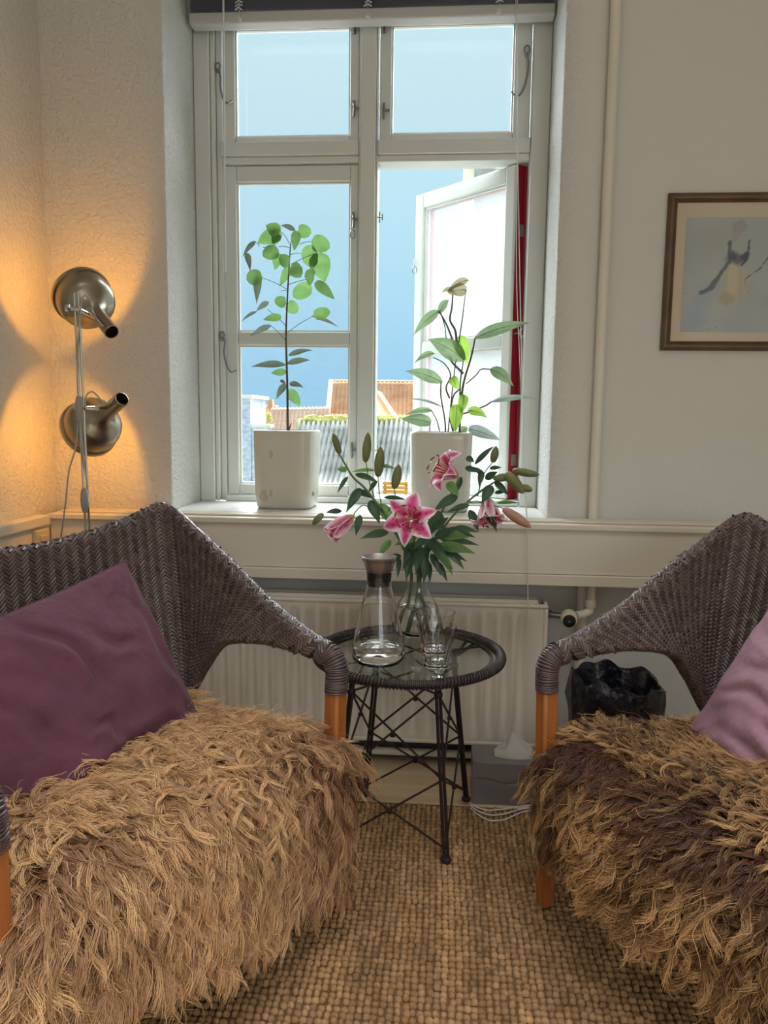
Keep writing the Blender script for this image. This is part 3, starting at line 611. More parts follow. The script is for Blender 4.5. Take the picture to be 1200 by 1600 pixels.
def wicker_shell():
    us, G = shell_tables(); NU, NV = G.shape[:2]
    I = np.arange(NU*NV).reshape(NU, NV); J = np.roll(I, -1, axis=1)
    base_f = np.stack([I[:-1], J[:-1], J[1:], I[1:]], -1).reshape(-1, 4)
    Gw = np.concatenate([G, G[:, :1]], 1)
    du = np.gradient(Gw, axis=0); dv = np.zeros_like(Gw); dv[:, :-1] = (np.roll(G, -1, 1)-np.roll(G, 1, 1))/2; dv[:, -1] = dv[:, 0]
    nrm = np.cross(du, dv); nrm /= np.linalg.norm(nrm, axis=2)[..., None]+1e-12
    c = G.mean(axis=1); sgn = np.sign(np.sum((G[120, 10]-c[120])*nrm[120, 10])); nrm *= sgn
    if sgn < 0: base_f = base_f[:, ::-1]
    base = (G-nrm[:, :-1]*.0022).reshape(-1, 3)
    # herringbone: equal-width columns measured along the top edge
    top = np.array([curve_at(TOP, u) for u in us]); s = np.concatenate([[0], np.cumsum(np.linalg.norm(np.diff(top, axis=0), axis=1))])
    cw = .0145; nc = int(s[-1]/cw); sc = (np.arange(nc)+.5)*s[-1]/nc; uc = np.interp(sc, s, np.arange(NU))
    V, Fq, Cc = [], [], []
    la = np.linspace(-1, 1, 5); wa = np.array([-1, -.35, .35, 1]); hw = np.array([0, .92, .92, 0])
    rows = 0
    tcl = np.array(lin(98, 83, 78)[:3])
    for ci in range(nc):
        u = uc[ci]; i0 = int(min(u, NU-2)); f = u-i0
        ringP = Gw[i0]*(1-f)+Gw[i0+1]*f; ringN = nrm[i0]*(1-f)+nrm[i0+1]*f; ringU = du[i0]*(1-f)+du[i0+1]*f
        sv = np.concatenate([[0], np.cumsum(np.linalg.norm(np.diff(ringP, axis=0), axis=1))]); per = sv[-1]
        n = max(8, int(per/.0092)); q = (np.arange(n)+.25*(ci % 2))*per/n
        tv = np.interp(q, sv, np.arange(len(sv)))
        k0 = np.minimum(tv.astype(int), len(sv)-2); fk = (tv-k0)[:, None]
        P = ringP[k0]*(1-fk)+ringP[k0+1]*fk; N = ringN[k0]*(1-fk)+ringN[k0+1]*fk; Ud = ringU[k0]*(1-fk)+ringU[k0+1]*fk
        Tv = ringP[k0+1]-ringP[k0]; Tv /= np.linalg.norm(Tv, axis=1)[:, None]; N /= np.linalg.norm(N, axis=1)[:, None]
        Ud = Ud - Tv*np.sum(Ud*Tv, 1)[:, None]; loc_w = np.linalg.norm(Ud, axis=1)*(uc[1]-uc[0] if False else (np.gradient(uc)[ci])); Ud /= np.linalg.norm(Ud, axis=1)[:, None]
        s_ = 1 if ci % 2 else -1
        half = np.clip(loc_w*.5, .0025, .009)*1.14
        pitch_v = per/n
        sl = .95*s_                                    # slant
        jit = rng.normal(0, .0004, (n, 1))
        A = la[None, :, None]*half[:, None, None]       # along u
        B = la[None, :, None]*half[:, None, None]*sl + wa[None, None, :]*pitch_v*.43 + jit[:, :, None]
        A = A + 0*B - wa[None, None, :]*pitch_v*.18*s_
        H = (hw[None, None, :]*.0034*(1-.45*np.abs(la[None, :, None])**2) + rng.uniform(-.0003, .0005, (n, 1, 1)))
        X = P[:, None, None, :] + A[..., None]*Ud[:, None, None, :] + B[..., None]*Tv[:, None, None, :] + (H-.0008)[..., None]*N[:, None, None, :]
        off = rows; X = X.reshape(-1, 3); V.append(X)
        idx = np.arange(20).reshape(5, 4); qd = np.stack([idx[:-1, :-1], idx[:-1, 1:], idx[1:, 1:], idx[1:, :-1]], -1).reshape(-1, 4)
        Fq.append((qd[None] + (off+np.arange(n)*20)[:, None, None]).reshape(-1, 4)); rows += n*20
        tone = np.clip(1+rng.normal(0, .20, n), .5, 1.6); cc = np.ones((n, 20, 4)); cc[:, :, :3] = tcl[None, None]*tone[:, None, None]; Cc.append(cc.reshape(-1, 4))
    return (base, base_f), (np.concatenate(V), np.concatenate(Fq), np.concatenate(Cc))
_shell = wicker_shell()
chair_mesh = {}
def arm_binding(s):
    m = MB(); pts = catmull([(s*.377, -.268, .580), (s*.377, -.293, .578), (s*.377, -.309, .558), (s*.376, -.312, .530), (s*.375, -.311, .500)], 8)
    m.tube(pts, .0232, 14, col=lin(60, 50, 50))
    n = 24
    for k in range(n):
        f = (k+.5)/n*(len(pts)-1); i = int(f); t_ = f-i; p = Vector(pts[i]*(1-t_)+pts[min(i+1, len(pts)-1)]*t_); d = Vector(pts[min(i+1, len(pts)-1)]-pts[i]).normalized()
        x_ = Vector((1, 0, 0)); y_ = d.cross(x_).normalized()
        m.tube([p + (x_*math.cos(a)+y_*math.sin(a))*.0232 + d*.0016*math.sin(a+k) for a in np.linspace(0, 2*PI, 17)[:-1]], .0027, 6, closed=True, col=tuple(c*random.uniform(.7, 1.25) for c in lin(96, 82, 82)[:3])+(1,))
    return m
def chair(loc, rz, label):
    t = thing('wicker_armchair', loc, label, 'armchair', 'pair of wicker armchairs', rz)
    if 'base' not in chair_mesh:
        (bv, bf), (wv, wf, wc) = _shell
        a = np_mesh('shell', bv, bf, M_WICKER_BASE, t); b = np_mesh('woven_strands', wv, wf, M_WICKER, t, col=wc); b['kind'] = 'stuff'
        chair_mesh['base'] = (a.data, b.data)
    else:
        for nme, d in zip(('shell', 'woven_strands'), chair_mesh['base']):
            o = bpy.data.objects.new(nme, d); COL.objects.link(o); o.parent = t
            if nme == 'woven_strands': o['kind'] = 'stuff'
    for s in (-1, 1):
        arm_binding(s).build('arm_binding', M_WICKER, t, smooth=180, col=True, world=False)
        m = MB(); m.tube([(s*.375, -.311, .512), (s*.374, -.306, .30), (s*.372, -.295, .0)], [.0262, .0262, .0225], 4, square=True); m.build('leg', M_TEAK, t, smooth=30, bevel=.006, world=False)
        m = MB(); m.tube([(s*.335, .118, .395), (s*.335, .15, .25), (s*.335, .215, .0)], [.027, .026, .022], 4, square=True); m.build('leg', M_TEAK, t, smooth=30, bevel=.006, world=False)
    if 'edge' not in chair_mesh:
        us_ = np.linspace(-.985, .985, 150); T_ = [curve_at(TOP, u)-(curve_at(TOP, u)-curve_at(LOW, u))/np.linalg.norm(curve_at(TOP, u)-curve_at(LOW, u))*.0055 for u in us_]
        chair_mesh['edge'] = MB().tube(T_, .0078, 8, col=lin(104, 90, 88)).build('edge_cord', M_WICKER, t, smooth=180, col=True, world=False).data
    else:
        o = bpy.data.objects.new('edge_cord', chair_mesh['edge']); COL.objects.link(o); o.parent = t
    m = MB(); m.box((-.335, -.300, .300), (.335, .150, .352)); m.build('seat', M_WICKER_BASE, t, smooth=0, bevel=.015, world=False)
    m = MB(); m.box((-.346, -.312, .285), (.346, -.2985, .345)); m.build('seat_rail', M_TEAK, t, smooth=0, bevel=.006, world=False)
    return t
R_LOC, R_ROT = (.687, 1.445, .0145), math.radians(-61.9)
L_LOC, L_ROT = (-.676, 1.411, .0145), math.radians(59.5)
chR = chair(R_LOC, R_ROT, 'dark brown woven wicker armchair right of the table, with mauve cushion')
chL = chair(L_LOC, L_ROT, 'dark brown woven wicker armchair left of the table, with plum cushion')

# ------------------------------------------------------------------ sheepskins
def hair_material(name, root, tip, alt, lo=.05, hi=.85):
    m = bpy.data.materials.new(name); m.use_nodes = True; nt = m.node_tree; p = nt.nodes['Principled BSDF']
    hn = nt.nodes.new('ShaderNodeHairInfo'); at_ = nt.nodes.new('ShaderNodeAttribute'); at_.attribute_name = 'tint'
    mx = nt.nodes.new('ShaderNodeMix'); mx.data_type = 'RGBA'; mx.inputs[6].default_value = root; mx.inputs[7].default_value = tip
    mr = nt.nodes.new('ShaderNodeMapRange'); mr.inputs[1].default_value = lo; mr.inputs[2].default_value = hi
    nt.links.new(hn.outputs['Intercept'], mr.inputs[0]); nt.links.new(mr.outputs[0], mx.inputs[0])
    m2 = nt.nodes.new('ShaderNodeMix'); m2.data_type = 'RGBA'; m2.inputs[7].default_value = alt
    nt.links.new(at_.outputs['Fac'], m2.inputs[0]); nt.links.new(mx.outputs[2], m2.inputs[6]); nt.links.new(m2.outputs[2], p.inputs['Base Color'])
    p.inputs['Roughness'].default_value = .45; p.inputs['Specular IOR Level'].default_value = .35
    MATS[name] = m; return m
def hide_surface(p, q, drop):
    """chair-local point and normal of a hide that covers the seat and hangs over its front; p in -1..1 across, q in 0..1 from back to front hem"""
    L1, r, L2 = .42, .06, (drop[0]+drop[1]*p if isinstance(drop, tuple) else drop); tot = L1+r*PI/2+L2; s = q*tot
    yb = .135; yf = -.285
    y = np.where(s < L1, yb-s, np.where(s < L1+r*PI/2, yf-r*np.sin(np.clip((s-L1)/r, 0, PI/2)), yf-r-.02*np.clip((s-L1-r*PI/2)/L2, 0, 1)))
    z = np.where(s < L1, .402, np.where(s < L1+r*PI/2, .402-r*(1-np.cos(np.clip((s-L1)/r, 0, PI/2))), .402-r-(s-L1-r*PI/2)))
    ny = np.where(s < L1, 0, np.where(s < L1+r*PI/2, -np.sin(np.clip((s-L1)/r, 0, PI/2)), -1.)); nz = np.where(s < L1, 1, np.where(s < L1+r*PI/2, np.cos(np.clip((s-L1)/r, 0, PI/2)), .05))
    hw = np.interp(q, [0, .35, .62, .8, 1], [.30, .325, .37, .375, .345])
    x = p*hw; ap = np.abs(p); sag = np.where(ap > .72, ((ap-.72)/.28)**2, 0)
    flat = nz > .5
    z = z - np.where(flat, .05*sag, 0); y = y + np.where(~flat, .045*sag, 0)
    z = z + np.where(flat, .010*np.sin(x*9+1)*np.cos(y*8), 0); y = y + np.where(~flat, -.012*np.sin(x*14+2), 0)
    nx = np.sign(p)*sag*.9
    n = np.stack([nx, ny, nz], -1); n /= np.linalg.norm(n, axis=-1)[..., None]
    return np.stack([x, y, z], -1), n
def sheepskin(loc, rz, label, mt, hide_m, drop, seed, nl, alt_fn, length, curl):
    g = np.random.default_rng(seed)
    t = thing('sheepskin', loc, label, 'sheepskin', 'sheepskin throws on the armchairs', rz)
    P, Q = np.meshgrid(np.linspace(-1, 1, 41), np.linspace(0, 1, 41)); S, N = hide_surface(P, Q, drop)
    I = np.arange(41*41).reshape(41, 41); Fq = np.stack([I[:-1, :-1], I[1:, :-1], I[1:, 1:], I[:-1, 1:]], -1).reshape(-1, 4)
    top = S.reshape(-1, 3); bot = (S-N*.008).reshape(-1, 3)
    o = np_mesh('hide', np.concatenate([top, bot]), np.concatenate([Fq, Fq[:, ::-1]+41*41]), hide_m, t)
    # locks
    n = nl; p = g.uniform(-1, 1, n); q = g.uniform(.0, 1, n); R0, NN = hide_surface(p, q, drop)
    front = np.clip((q-.55)/.2, 0, 1)[:, None]
    ang = 2.2*np.sin(R0[:, 0]*6+seed)+1.7*np.cos(R0[:, 1]*7+R0[:, 0]*4)+g.normal(0, 1.1, n)
    flow = np.stack([np.sin(ang)*.9, -np.cos(ang)*.55-.35, np.zeros(n)], -1)
    flow[:, 0] += np.sign(p)*np.clip((np.abs(p)-.6)/.4, 0, 1)*1.3
    down = np.stack([g.normal(0, .30, n)+.35*np.sin(R0[:, 0]*11+seed), -.28+g.normal(0, .10, n), -np.ones(n)], -1)
    D = flow*(1-front)+down*front; D -= NN*np.sum(D*NN, 1)[:, None]*.6; D /= np.linalg.norm(D, axis=1)[:, None]
    Ln = length*g.uniform(.65, 1.25, n)*(1+.15*front[:, 0]); K = 14; st = 17
    ts = np.linspace(0, 1, K); pos = R0.copy(); path = [pos.copy()]
    lift = g.uniform(.55, 1.0, n)[:, None]
    for k in range(1, K):
        tt = ts[k]
        d = NN*lift*(1.0*(1-tt)**2.0*(1-.35*front)+.06) + D*(.40+.9*tt) + np.array([0, 0, -1])*(.16+.55*front)*tt
        d /= np.linalg.norm(d, axis=1)[:, None]; pos = pos + d*(Ln/(K-1))[:, None]; path.append(pos.copy())
    path = np.stack(path, 1)
    a1 = np.cross(D, NN); a1 /= np.linalg.norm(a1, axis=1)[:, None]; a2 = NN
    ph = g.uniform(0, 2*PI, n); fr = g.uniform(1.1, 2.5, n)*curl; am = g.uniform(.35, 1.0, n)*.019
    w_ = 2*PI*fr[:, None]*ts[None]**.8+ph[:, None]; env = am[:, None]*ts[None]**.8
    path = path + a1[:, None]*(env*np.sin(w_))[..., None] + a2[:, None]*(env*.55*np.cos(w_))[..., None]
    # strands in each lock
    r0 = g.uniform(0, 1, (n, st))**.5*.0095; th = g.uniform(0, 2*PI, (n, st))
    b1 = np.cross(NN, np.array([.3, .5, .81])); b1 /= np.linalg.norm(b1, axis=1)[:, None]; b2 = np.cross(NN, b1)
    off = (b1[:, None]*np.cos(th)[..., None]+b2[:, None]*np.sin(th)[..., None])*r0[..., None]
    tap = (1-.86*ts**.8+.28*np.clip(ts-.85, 0, 1))[None, None, :, None]
    friz = g.normal(0, .0016, (n, st, 1, 3))*ts[None, None, :, None] + g.normal(0, .0011, (n, st, K, 3))*(ts**.5)[None, None, :, None]
    stray = (g.random((n, st, 1, 1)) < .07)*g.normal(0, .016, (n, st, 1, 3))*(ts**1.5)[None, None, :, None]
    C = path[:, None] + off[:, :, None]*tap + friz + stray
    lenj = g.uniform(.8, 1.0, (n, st, 1, 1)); C = C[:, :, :1]+(C-C[:, :, :1])*lenj
    C = C.reshape(-1, K, 3)
    hc = bpy.data.hair_curves.new('wool'); nc = len(C); hc.add_curves([K]*nc)
    hc.points.foreach_set('position', C.astype(np.float32).ravel())
    rad = (np.interp(ts, [0, .3, .8, 1], [.00048, .00055, .00042, .00012])[None]*g.uniform(.75, 1.2, (nc, 1))).astype(np.float32)
    hc.points.foreach_set('radius', rad.ravel())
    at_ = hc.attributes.new('tint', 'FLOAT', 'CURVE')
    tint = np.clip(alt_fn(R0, p, q, g), 0, 1); tint = np.clip(np.repeat(tint, st)+g.normal(0, .10, nc), 0, 1); at_.data.foreach_set('value', tint.astype(np.float32))
    hc.materials.append(mt); o = bpy.data.objects.new('wool', hc); COL.objects.link(o); o.parent = t; o['kind'] = 'stuff'
    return t
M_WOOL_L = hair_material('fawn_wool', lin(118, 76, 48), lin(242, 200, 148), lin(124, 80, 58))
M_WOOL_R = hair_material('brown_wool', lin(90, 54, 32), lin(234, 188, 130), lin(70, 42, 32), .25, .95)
def tintL(R, p, q, g): return np.clip((R[:, 0]-.10)*2.4, 0, .75)*np.clip((q-.42)*4, 0, 1)+.16*np.clip((q-.5)*4, 0, 1)+.10*np.sin(R[:, 0]*21+R[:, 1]*17)+g.normal(0, .24, len(p))
def tintR(R, p, q, g): return .32+.46*np.sin(R[:, 0]*17+R[:, 1]*9)*np.cos(R[:, 1]*13-R[:, 0]*6)+g.normal(0, .28, len(p))
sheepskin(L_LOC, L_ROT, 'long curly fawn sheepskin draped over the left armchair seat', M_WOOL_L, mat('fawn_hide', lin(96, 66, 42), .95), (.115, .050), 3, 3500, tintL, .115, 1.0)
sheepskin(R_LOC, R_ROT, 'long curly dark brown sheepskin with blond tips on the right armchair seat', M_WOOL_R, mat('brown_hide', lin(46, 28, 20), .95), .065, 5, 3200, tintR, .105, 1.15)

# ------------------------------------------------------------------ cushions
def cushion(label, mt, centre, normal, upv, w_, h_, T, seed, creases):
    g = np.random.default_rng(seed); n = 120
    t = thing('cushion', centre, label, 'cushion')
    xs = np.linspace(-1, 1, n); X, Y = np.meshgrid(xs, xs)
    pinch = lambda a, b: a*(1-.045*(1-b*b))
    U_ = pinch(X, Y)*w_/2; V_ = pinch(Y, X)*h_/2
    th = T*np.clip((1-X**2)*(1-Y**2), 0, 1)**.42
    th = th*(1-.16*Y)                                   # filling settles towards the bottom
    edge = np.clip((1-X**2)*(1-Y**2), 0, 1)**.25
    wr = np.zeros_like(X)
    for k in range(26):                                 # soft wrinkles
        a = g.uniform(0, PI); f = g.uniform(5, 15); wr += g.normal(0, 1)*np.sin(f*(X*np.cos(a)+Y*np.sin(a))+g.uniform(0, 6)+1.5*np.sin(3*X*np.sin(a)-3*Y*np.cos(a)+k))/f
    wr *= .0100
    for sx in (-1, 1):                                  # gathers that run out of the corners
        for sy in (-1, 1):
            ang = np.arctan2(Y-sy, X-sx); d = np.hypot(X-sx, Y-sy); wr += .006*np.sin(ang*17+sx*2+sy)*np.exp(-(d/.55)**2)*np.clip(d/.2, 0, 1)
    cr = np.zeros_like(X)
    for (x0, y0, x1, y1, dep, wid) in creases:
        dx, dy = x1-x0, y1-y0; L = math.hypot(dx, dy); tt = np.clip(((X-x0)*dx+(Y-y0)*dy)/L**2, 0, 1)
        dist = ((X-x0)*dy-(Y-y0)*dx)/L + .05*np.sin(tt*6+x0*9); end = np.hypot(X-(x0+tt*dx), Y-(y0+tt*dy))
        m_ = np.sin(np.clip(tt, .02, .98)*PI)**.5*np.exp(-(np.maximum(end-np.abs(dist), 0)/.08)**2)
        cr += m_*(-dep*np.exp(-(dist/wid)**2) + .75*dep*np.exp(-((dist-1.9*wid)/(1.3*wid))**2)+.55*dep*np.exp(-((dist+1.9*wid)/(1.4*wid))**2))
    F_ = th + (wr+cr)*edge; Bk = -th*.75 + wr*edge*.5
    nrm = Vector(normal).normalized(); up = Vector(upv); up = (up-nrm*up.dot(nrm)).normalized(); rt = up.cross(nrm)
    B = np.array([rt, up, nrm])
    fr = np.stack([U_, V_, F_], -1).reshape(-1, 3)@B; bk = np.stack([U_, V_, Bk-.0005], -1).reshape(-1, 3)@B
    I = np.arange(n*n).reshape(n, n); Fq = np.stack([I[:-1, :-1], I[:-1, 1:], I[1:, 1:], I[1:, :-1]], -1).reshape(-1, 4)
    np_mesh('cover', np.concatenate([fr, bk]), np.concatenate([Fq, Fq[:, ::-1]+n*n]), mt, t)
    per = [(i, 0) for i in range(n)] + [(n-1, j) for j in range(1, n)] + [(i, n-1) for i in range(n-2, -1, -1)] + [(0, j) for j in range(n-2, 0, -1)]
    pts = [Vector(fr[I[i, j]])*1.0 for i, j in per]
    MB().tube(pts, .0022, 6, closed=True).build('seam', mt, t, smooth=180, world=False)
    return t
M_PLUM = mat('plum_linen', lin(106, 68, 82), .9, sheen=.12, vary=((14, 14, 14), lin(88, 54, 70), .6), bump=((26, 40, 34), .55, .010), detail=7, spec=.2)
M_MAUVE = mat('mauve_linen', lin(164, 128, 142), .9, sheen=.12, vary=((14, 14, 14), lin(144, 108, 124), .6), bump=((26, 40, 34), .55, .010), detail=7, spec=.2)
def loc2w(l, loc, rz): return Vector((loc[0]+l[0]*math.cos(rz)-l[1]*math.sin(rz), loc[1]+l[0]*math.sin(rz)+l[1]*math.cos(rz), loc[2]+l[2]))
def dir2w(l, rz): return Vector((l[0]*math.cos(rz)-l[1]*math.sin(rz), l[0]*math.sin(rz)+l[1]*math.cos(rz), l[2]))
cushion('plum linen cushion leaning in the left armchair', M_PLUM, loc2w((-.025, .045, .515), L_LOC, L_ROT), dir2w((.0, -1, .42), L_ROT), dir2w((-.20, .35, 1), L_ROT), .52, .44, .10, 2,
        [(-.2, .95, .15, .1, .012, .045), (-.8, .5, -.3, -.3, .008, .06), (-1, -.72, .7, -.62, .016, .07), (.2, .55, .6, .2, .007, .06), (-.1, -.2, .1, -.45, .007, .05), (.75, .6, .9, -.3, .009, .06)])
cushion('mauve linen cushion leaning in the right armchair', M_MAUVE, loc2w((.02, .05, .51), R_LOC, R_ROT), dir2w((.0, -1, .42), R_ROT), dir2w((.25, .35, 1), R_ROT), .50, .44, .10, 4,
        [(-1, .55, -.1, .25, .009, .05), (-.9, .1, .2, .2, .007, .06), (-.9, -.25, -.2, -.05, .008, .05), (-.5, .95, -.15, .4, .010, .06), (-.7, -.6, .3, -.45, .008, .06), (.1, .3, .6, -.2, .008, .06), (-.3, -.1, .1, -.5, .006, .05)])
# ------------------------------------------------------------------ side table
TC = Vector((-.078, 1.94, 0)); TZ = .500; TR = .238
tb = thing('side_table', (TC.x, TC.y, .0145), 'round dark wire side table with glass top between the armchairs', 'table')
M_IRON = mat('dark_wire', lin(48, 40, 38), .45, .4, bump=(80, .2, .001)); M_RIM = mat('wrapped_rim', lin(52, 42, 42), .4, attr='Col', vary=(60, lin(30, 24, 26), .5), spec=.5)
ring = lambda r, z, n=72: [(TC.x+r*math.cos(a), TC.y+r*math.sin(a), z) for a in np.linspace(0, 2*PI, n+1)[:-1]]
m = MB(); dk = lin(40, 32, 33); m.tube(ring(TR, TZ-.009), .0102, 12, closed=True, col=dk)
for k in range(170):                                 # wrapped cane strands round the rim
    a = 2*PI*k/170; c = Vector((TC.x+TR*math.cos(a), TC.y+TR*math.sin(a), TZ-.009)); rr = Vector((math.cos(a), math.sin(a), 0)); tt = Vector((-math.sin(a), math.cos(a), 0)); s_ = random.uniform(.7, 1.5)
    m.tube([c + (rr*math.cos(b)+Vector((0, 0, 1))*math.sin(b))*.0110 + tt*.002*math.sin(b) for b in np.linspace(0, 2*PI, 11)[:-1]], .0030, 4, closed=True, col=tuple(q*s_ for q in lin(58, 48, 48)[:3])+(1,))
m.build('rim', M_RIM, tb, smooth=180, col=True)
MB().lathe([(0, TZ-.0055), (TR-.008, TZ-.0055), (TR-.008, TZ), (0, TZ)], 72, (TC.x, TC.y, 0)).build('glass_top', M_TABLEGLASS, tb)
m = MB(); m.tube(ring(TR-.024, TZ-.013), .005, 8, closed=True); m.build('inner_ring', M_IRON, tb)
feet = [Vector((.029, 1.782, .0145)), Vector((.087, 2.094, .0145)), Vector((-.204, 2.095, .0145)), Vector((-.262, 1.785, .0145))]
LT = []                                               # leg centre lines
for f in feet:
    d = f-TC; d.z = 0; hi = TC + d*.74; hi.z = .425; rimp = TC + d.normalized()*(TR-.006); rimp.z = TZ-.018
    side = Vector((-d.y, d.x, 0)).normalized()*.0055
    mid = TC + d*.80; mid.z = .455
    m = MB()
    for s_ in (-1, 1):
        m.tube(catmull([f+side*s_+Vector((0, 0, .005)), hi+side*s_, mid+side*s_*.9, rimp+side*s_*3], 7), .0042, 8)
    m.build('leg', M_IRON, tb)
    MB().lathe([(0, 0), (.012, 0), (.0135, .004), (.012, .010), (.006, .013), (0, .013)], 14, f).build('foot_pad', mat('dark_foot', lin(36, 28, 28), .6), tb)
    m = MB(); m.lathe([(0, -.009), (.010, -.006), (.011, 0), (.010, .006), (0, .009)], 12, hi); m.build('binding_knot', M_IRON, tb)
    LT.append((f, hi))
lp = lambda i, z: LT[i][0].lerp(LT[i][1], (z-.0145)/(.425-.0145))
for i in range(4):                                     # crossed rods on each side of the frame
    j = (i+1) % 4
    for za, zb in ((.425, .215), (.215, .425), (.215, .045), (.045, .215), (.425, .49), (.49, .425)):
        pa, pb = lp(i, za), lp(j, zb)
        if za > .43: pa = LT[i][1].lerp(LT[j][1], .28); pa.z = .482
        if zb > .43: pb = LT[i][1].lerp(LT[j][1], .72); pb.z = .482
        MB().tube([pa, pb], .0030, 6).build('cross_rod', M_IRON, tb)
    for za in (.320, .130):
        q = lp(i, za).lerp(lp(j, za), .5); MB().lathe([(0, -.006), (.0065, -.003), (.0065, .003), (0, .006)], 8, q).build('rod_joint', M_IRON, tb)
for a in (.5, 2.07, 3.64, 5.2):
    r_ = Vector((math.cos(a), math.sin(a), 0)); MB().tube([TC+r_*.04+Vector((0, 0, TZ-.016)), TC+r_*(TR-.02)+Vector((0, 0, TZ-.016))], .003, 6).build('spoke', M_IRON, tb)

# ------------------------------------------------------------------ carafe, tumblers, vase
c0 = at_z(590, 1037, TZ+.0008); c0 = Vector((c0.x, c0.y+.018, TZ+.0006))
cf = thing('water_carafe', c0, 'conical glass water carafe with steel funnel lid on the table', 'carafe')
outp = [(0, 0), (.050, 0), (.060, .004), (.0655, .014), (.066, .028), (.063, .050), (.056, .085), (.047, .125), (.037, .165), (.0305, .190), (.0295, .205), (.031, .225), (.036, .243), (.0425, .256)]
inp = [(r-.0022, z) for r, z in outp[:1:-1]] ; inp = [(max(r, 0), z) for r, z in inp if z > .006]
MB().lathe(outp + [(.0415, .257)] + inp[1:] + [(.055, .0075), (0, .0065)], 48, c0).build('glass_body', M_GLASS, cf, smooth=60)
MB().lathe([(0, .0068), (.0545, .0078), (.0625, .0158), (.0635, .028), (.0622, .040), (0, .040)], 48, c0).build('water', M_WATER, cf, smooth=40)
MB().lathe([(.0, .192), (.0272, .192), (.0274, .205), (.0290, .226), (.0, .226)], 36, c0).build('black_stopper', M_BLACK, cf)
MB().lathe([(.0285, .2265), (.0305, .230), (.0335, .240), (.039, .254), (.0415, .262), (.0425, .2635), (.041, .2645), (.037, .256), (.031, .240), (.026, .224)], 40, c0, closed=True).build('steel_funnel', mat('brushed_steel', lin(196, 192, 190), .28, .85), cf)
def tumbler(name_label, base, s=1.0):
    t = thing('tumbler', base, name_label, 'glass', 'stacked tumblers on the table')
    m = MB(); n = 54
    prof_o = [(0, 0), (.025, 0), (.0285, .004), (.030, .014), (.0335, .034), (.0375, .054), (.0395, .068), (.043, .086), (.0455, .096)]
    prof_i = [(.0437, .096), (.0408, .085), (.0372, .066), (.0338, .050), (.0290, .026), (.026, .016), (0, .013)]
    vs = []; allp = prof_o + prof_i
    for k, (r, z) in enumerate(allp):
        for i in range(n):
            a = 2*PI*i/n; f = 1
            if k < len(prof_o) and .008 < z < .075:      # nine flat facets
                b = (a % (2*PI/9))-PI/9; f = math.cos(PI/9)/math.cos(b); w_ = math.sin(max(0, min(1, (z-.004)/.07))*PI)**.5; f = 1+(f-1)*w_
            vs.append(base + Vector((r*f*s*math.cos(a), r*f*s*math.sin(a), z*s)))
    fs = []
    for k in range(len(allp)-1):
        for i in range(n): fs.append((k*n+i, k*n+(i+1) % n, (k+1)*n+(i+1) % n, (k+1)*n+i))
    m.add(vs, fs); m.build('facetted_body', M_GLASS, t, smooth=28)
    return t
g0 = at_z(681, 1048, TZ); g0 = Vector((g0.x, g0.y+.026, TZ+.0006))
tumbler('lower facetted glass tumbler of the stack beside the carafe', g0, 1.06)
tumbler('upper facetted glass tumbler nested in the stack', g0+Vector((-.004, .0, .0345)), 1.06)
v0 = Vector((at(652, 960, 2.085).x, 2.085, TZ+.0006))
vs = thing('flower_vase', v0, 'bulbous clear glass vase holding the lilies on the table', 'vase')
outp = [(0, 0), (.040, 0), (.050, .005), (.062, .025), (.066, .048), (.062, .072), (.050, .095), (.037, .115), (.031, .135), (.031, .155), (.036, .178)]
MB().lathe(outp + [(.034, .178), (.029, .155), (.029, .135), (.035, .115), (.048, .094), (.060, .071), (.0638, .048), (.060, .026), (.049, .008), (0, .006)], 48, v0).build('glass_body', M_GLASS, vs, smooth=60)
MB().lathe([(0, .0062), (.0488, .0082), (.0597, .026), (.0635, .048), (.0597, .071), (.0545, .0815), (0, .0815)], 48, v0).build('water', M_WATER, vs, smooth=40)

# ------------------------------------------------------------------ leaves and flowers
def leaf_mat(name, c, c2, trans=.35, rough=.45): return mat(name, lin(*c), rough, vary=(28, lin(*c2), .7), trans=trans, bump=(60, .12, .002), spec=.4)
M_LEAF_A = leaf_mat('fresh_green_leaf', (110, 146, 84), (84, 118, 68), .5)
M_LEAF_B = leaf_mat('striped_leaf', (134, 156, 116), (100, 126, 92), .45)
M_LEAF_BRIGHT = leaf_mat('bright_leaf', (160, 196, 84), (130, 172, 70), .6)
M_LEAF_PALE = leaf_mat('silvery_leaf', (170, 186, 176), (130, 150, 140), .3)
M_LEAF_TAN = leaf_mat('pale_tan_leaf', (176, 170, 138), (150, 146, 112), .35)
M_LILY_LEAF = leaf_mat('lily_leaf', (62, 92, 62), (40, 66, 48), .18, .35)
M_BUD = mat('lily_bud', lin(138, 142, 96), .5, vary=((40, 40, 12), lin(104, 116, 72), .8), trans=.15)
M_BUDPINK = mat('pink_lily_bud', lin(214, 150, 150), .5, vary=((40, 40, 12), lin(170, 150, 110), .9), trans=.15)
M_STEM = mat('plant_stem', lin(100, 104, 78), .6, vary=(40, lin(72, 74, 56), .6))
M_STEMD = mat('woody_stem', lin(86, 76, 62), .7)
M_STEMG = mat('green_stem', lin(86, 116, 70), .5)
M_PETAL = mat('lily_petal', (1, 1, 1, 1), .5, attr='Col', trans=.28, bump=(90, .15, .002))
M_ANTHER = mat('anther', lin(120, 56, 30), .8); M_FIL = mat('filament', lin(214, 216, 160), .5)
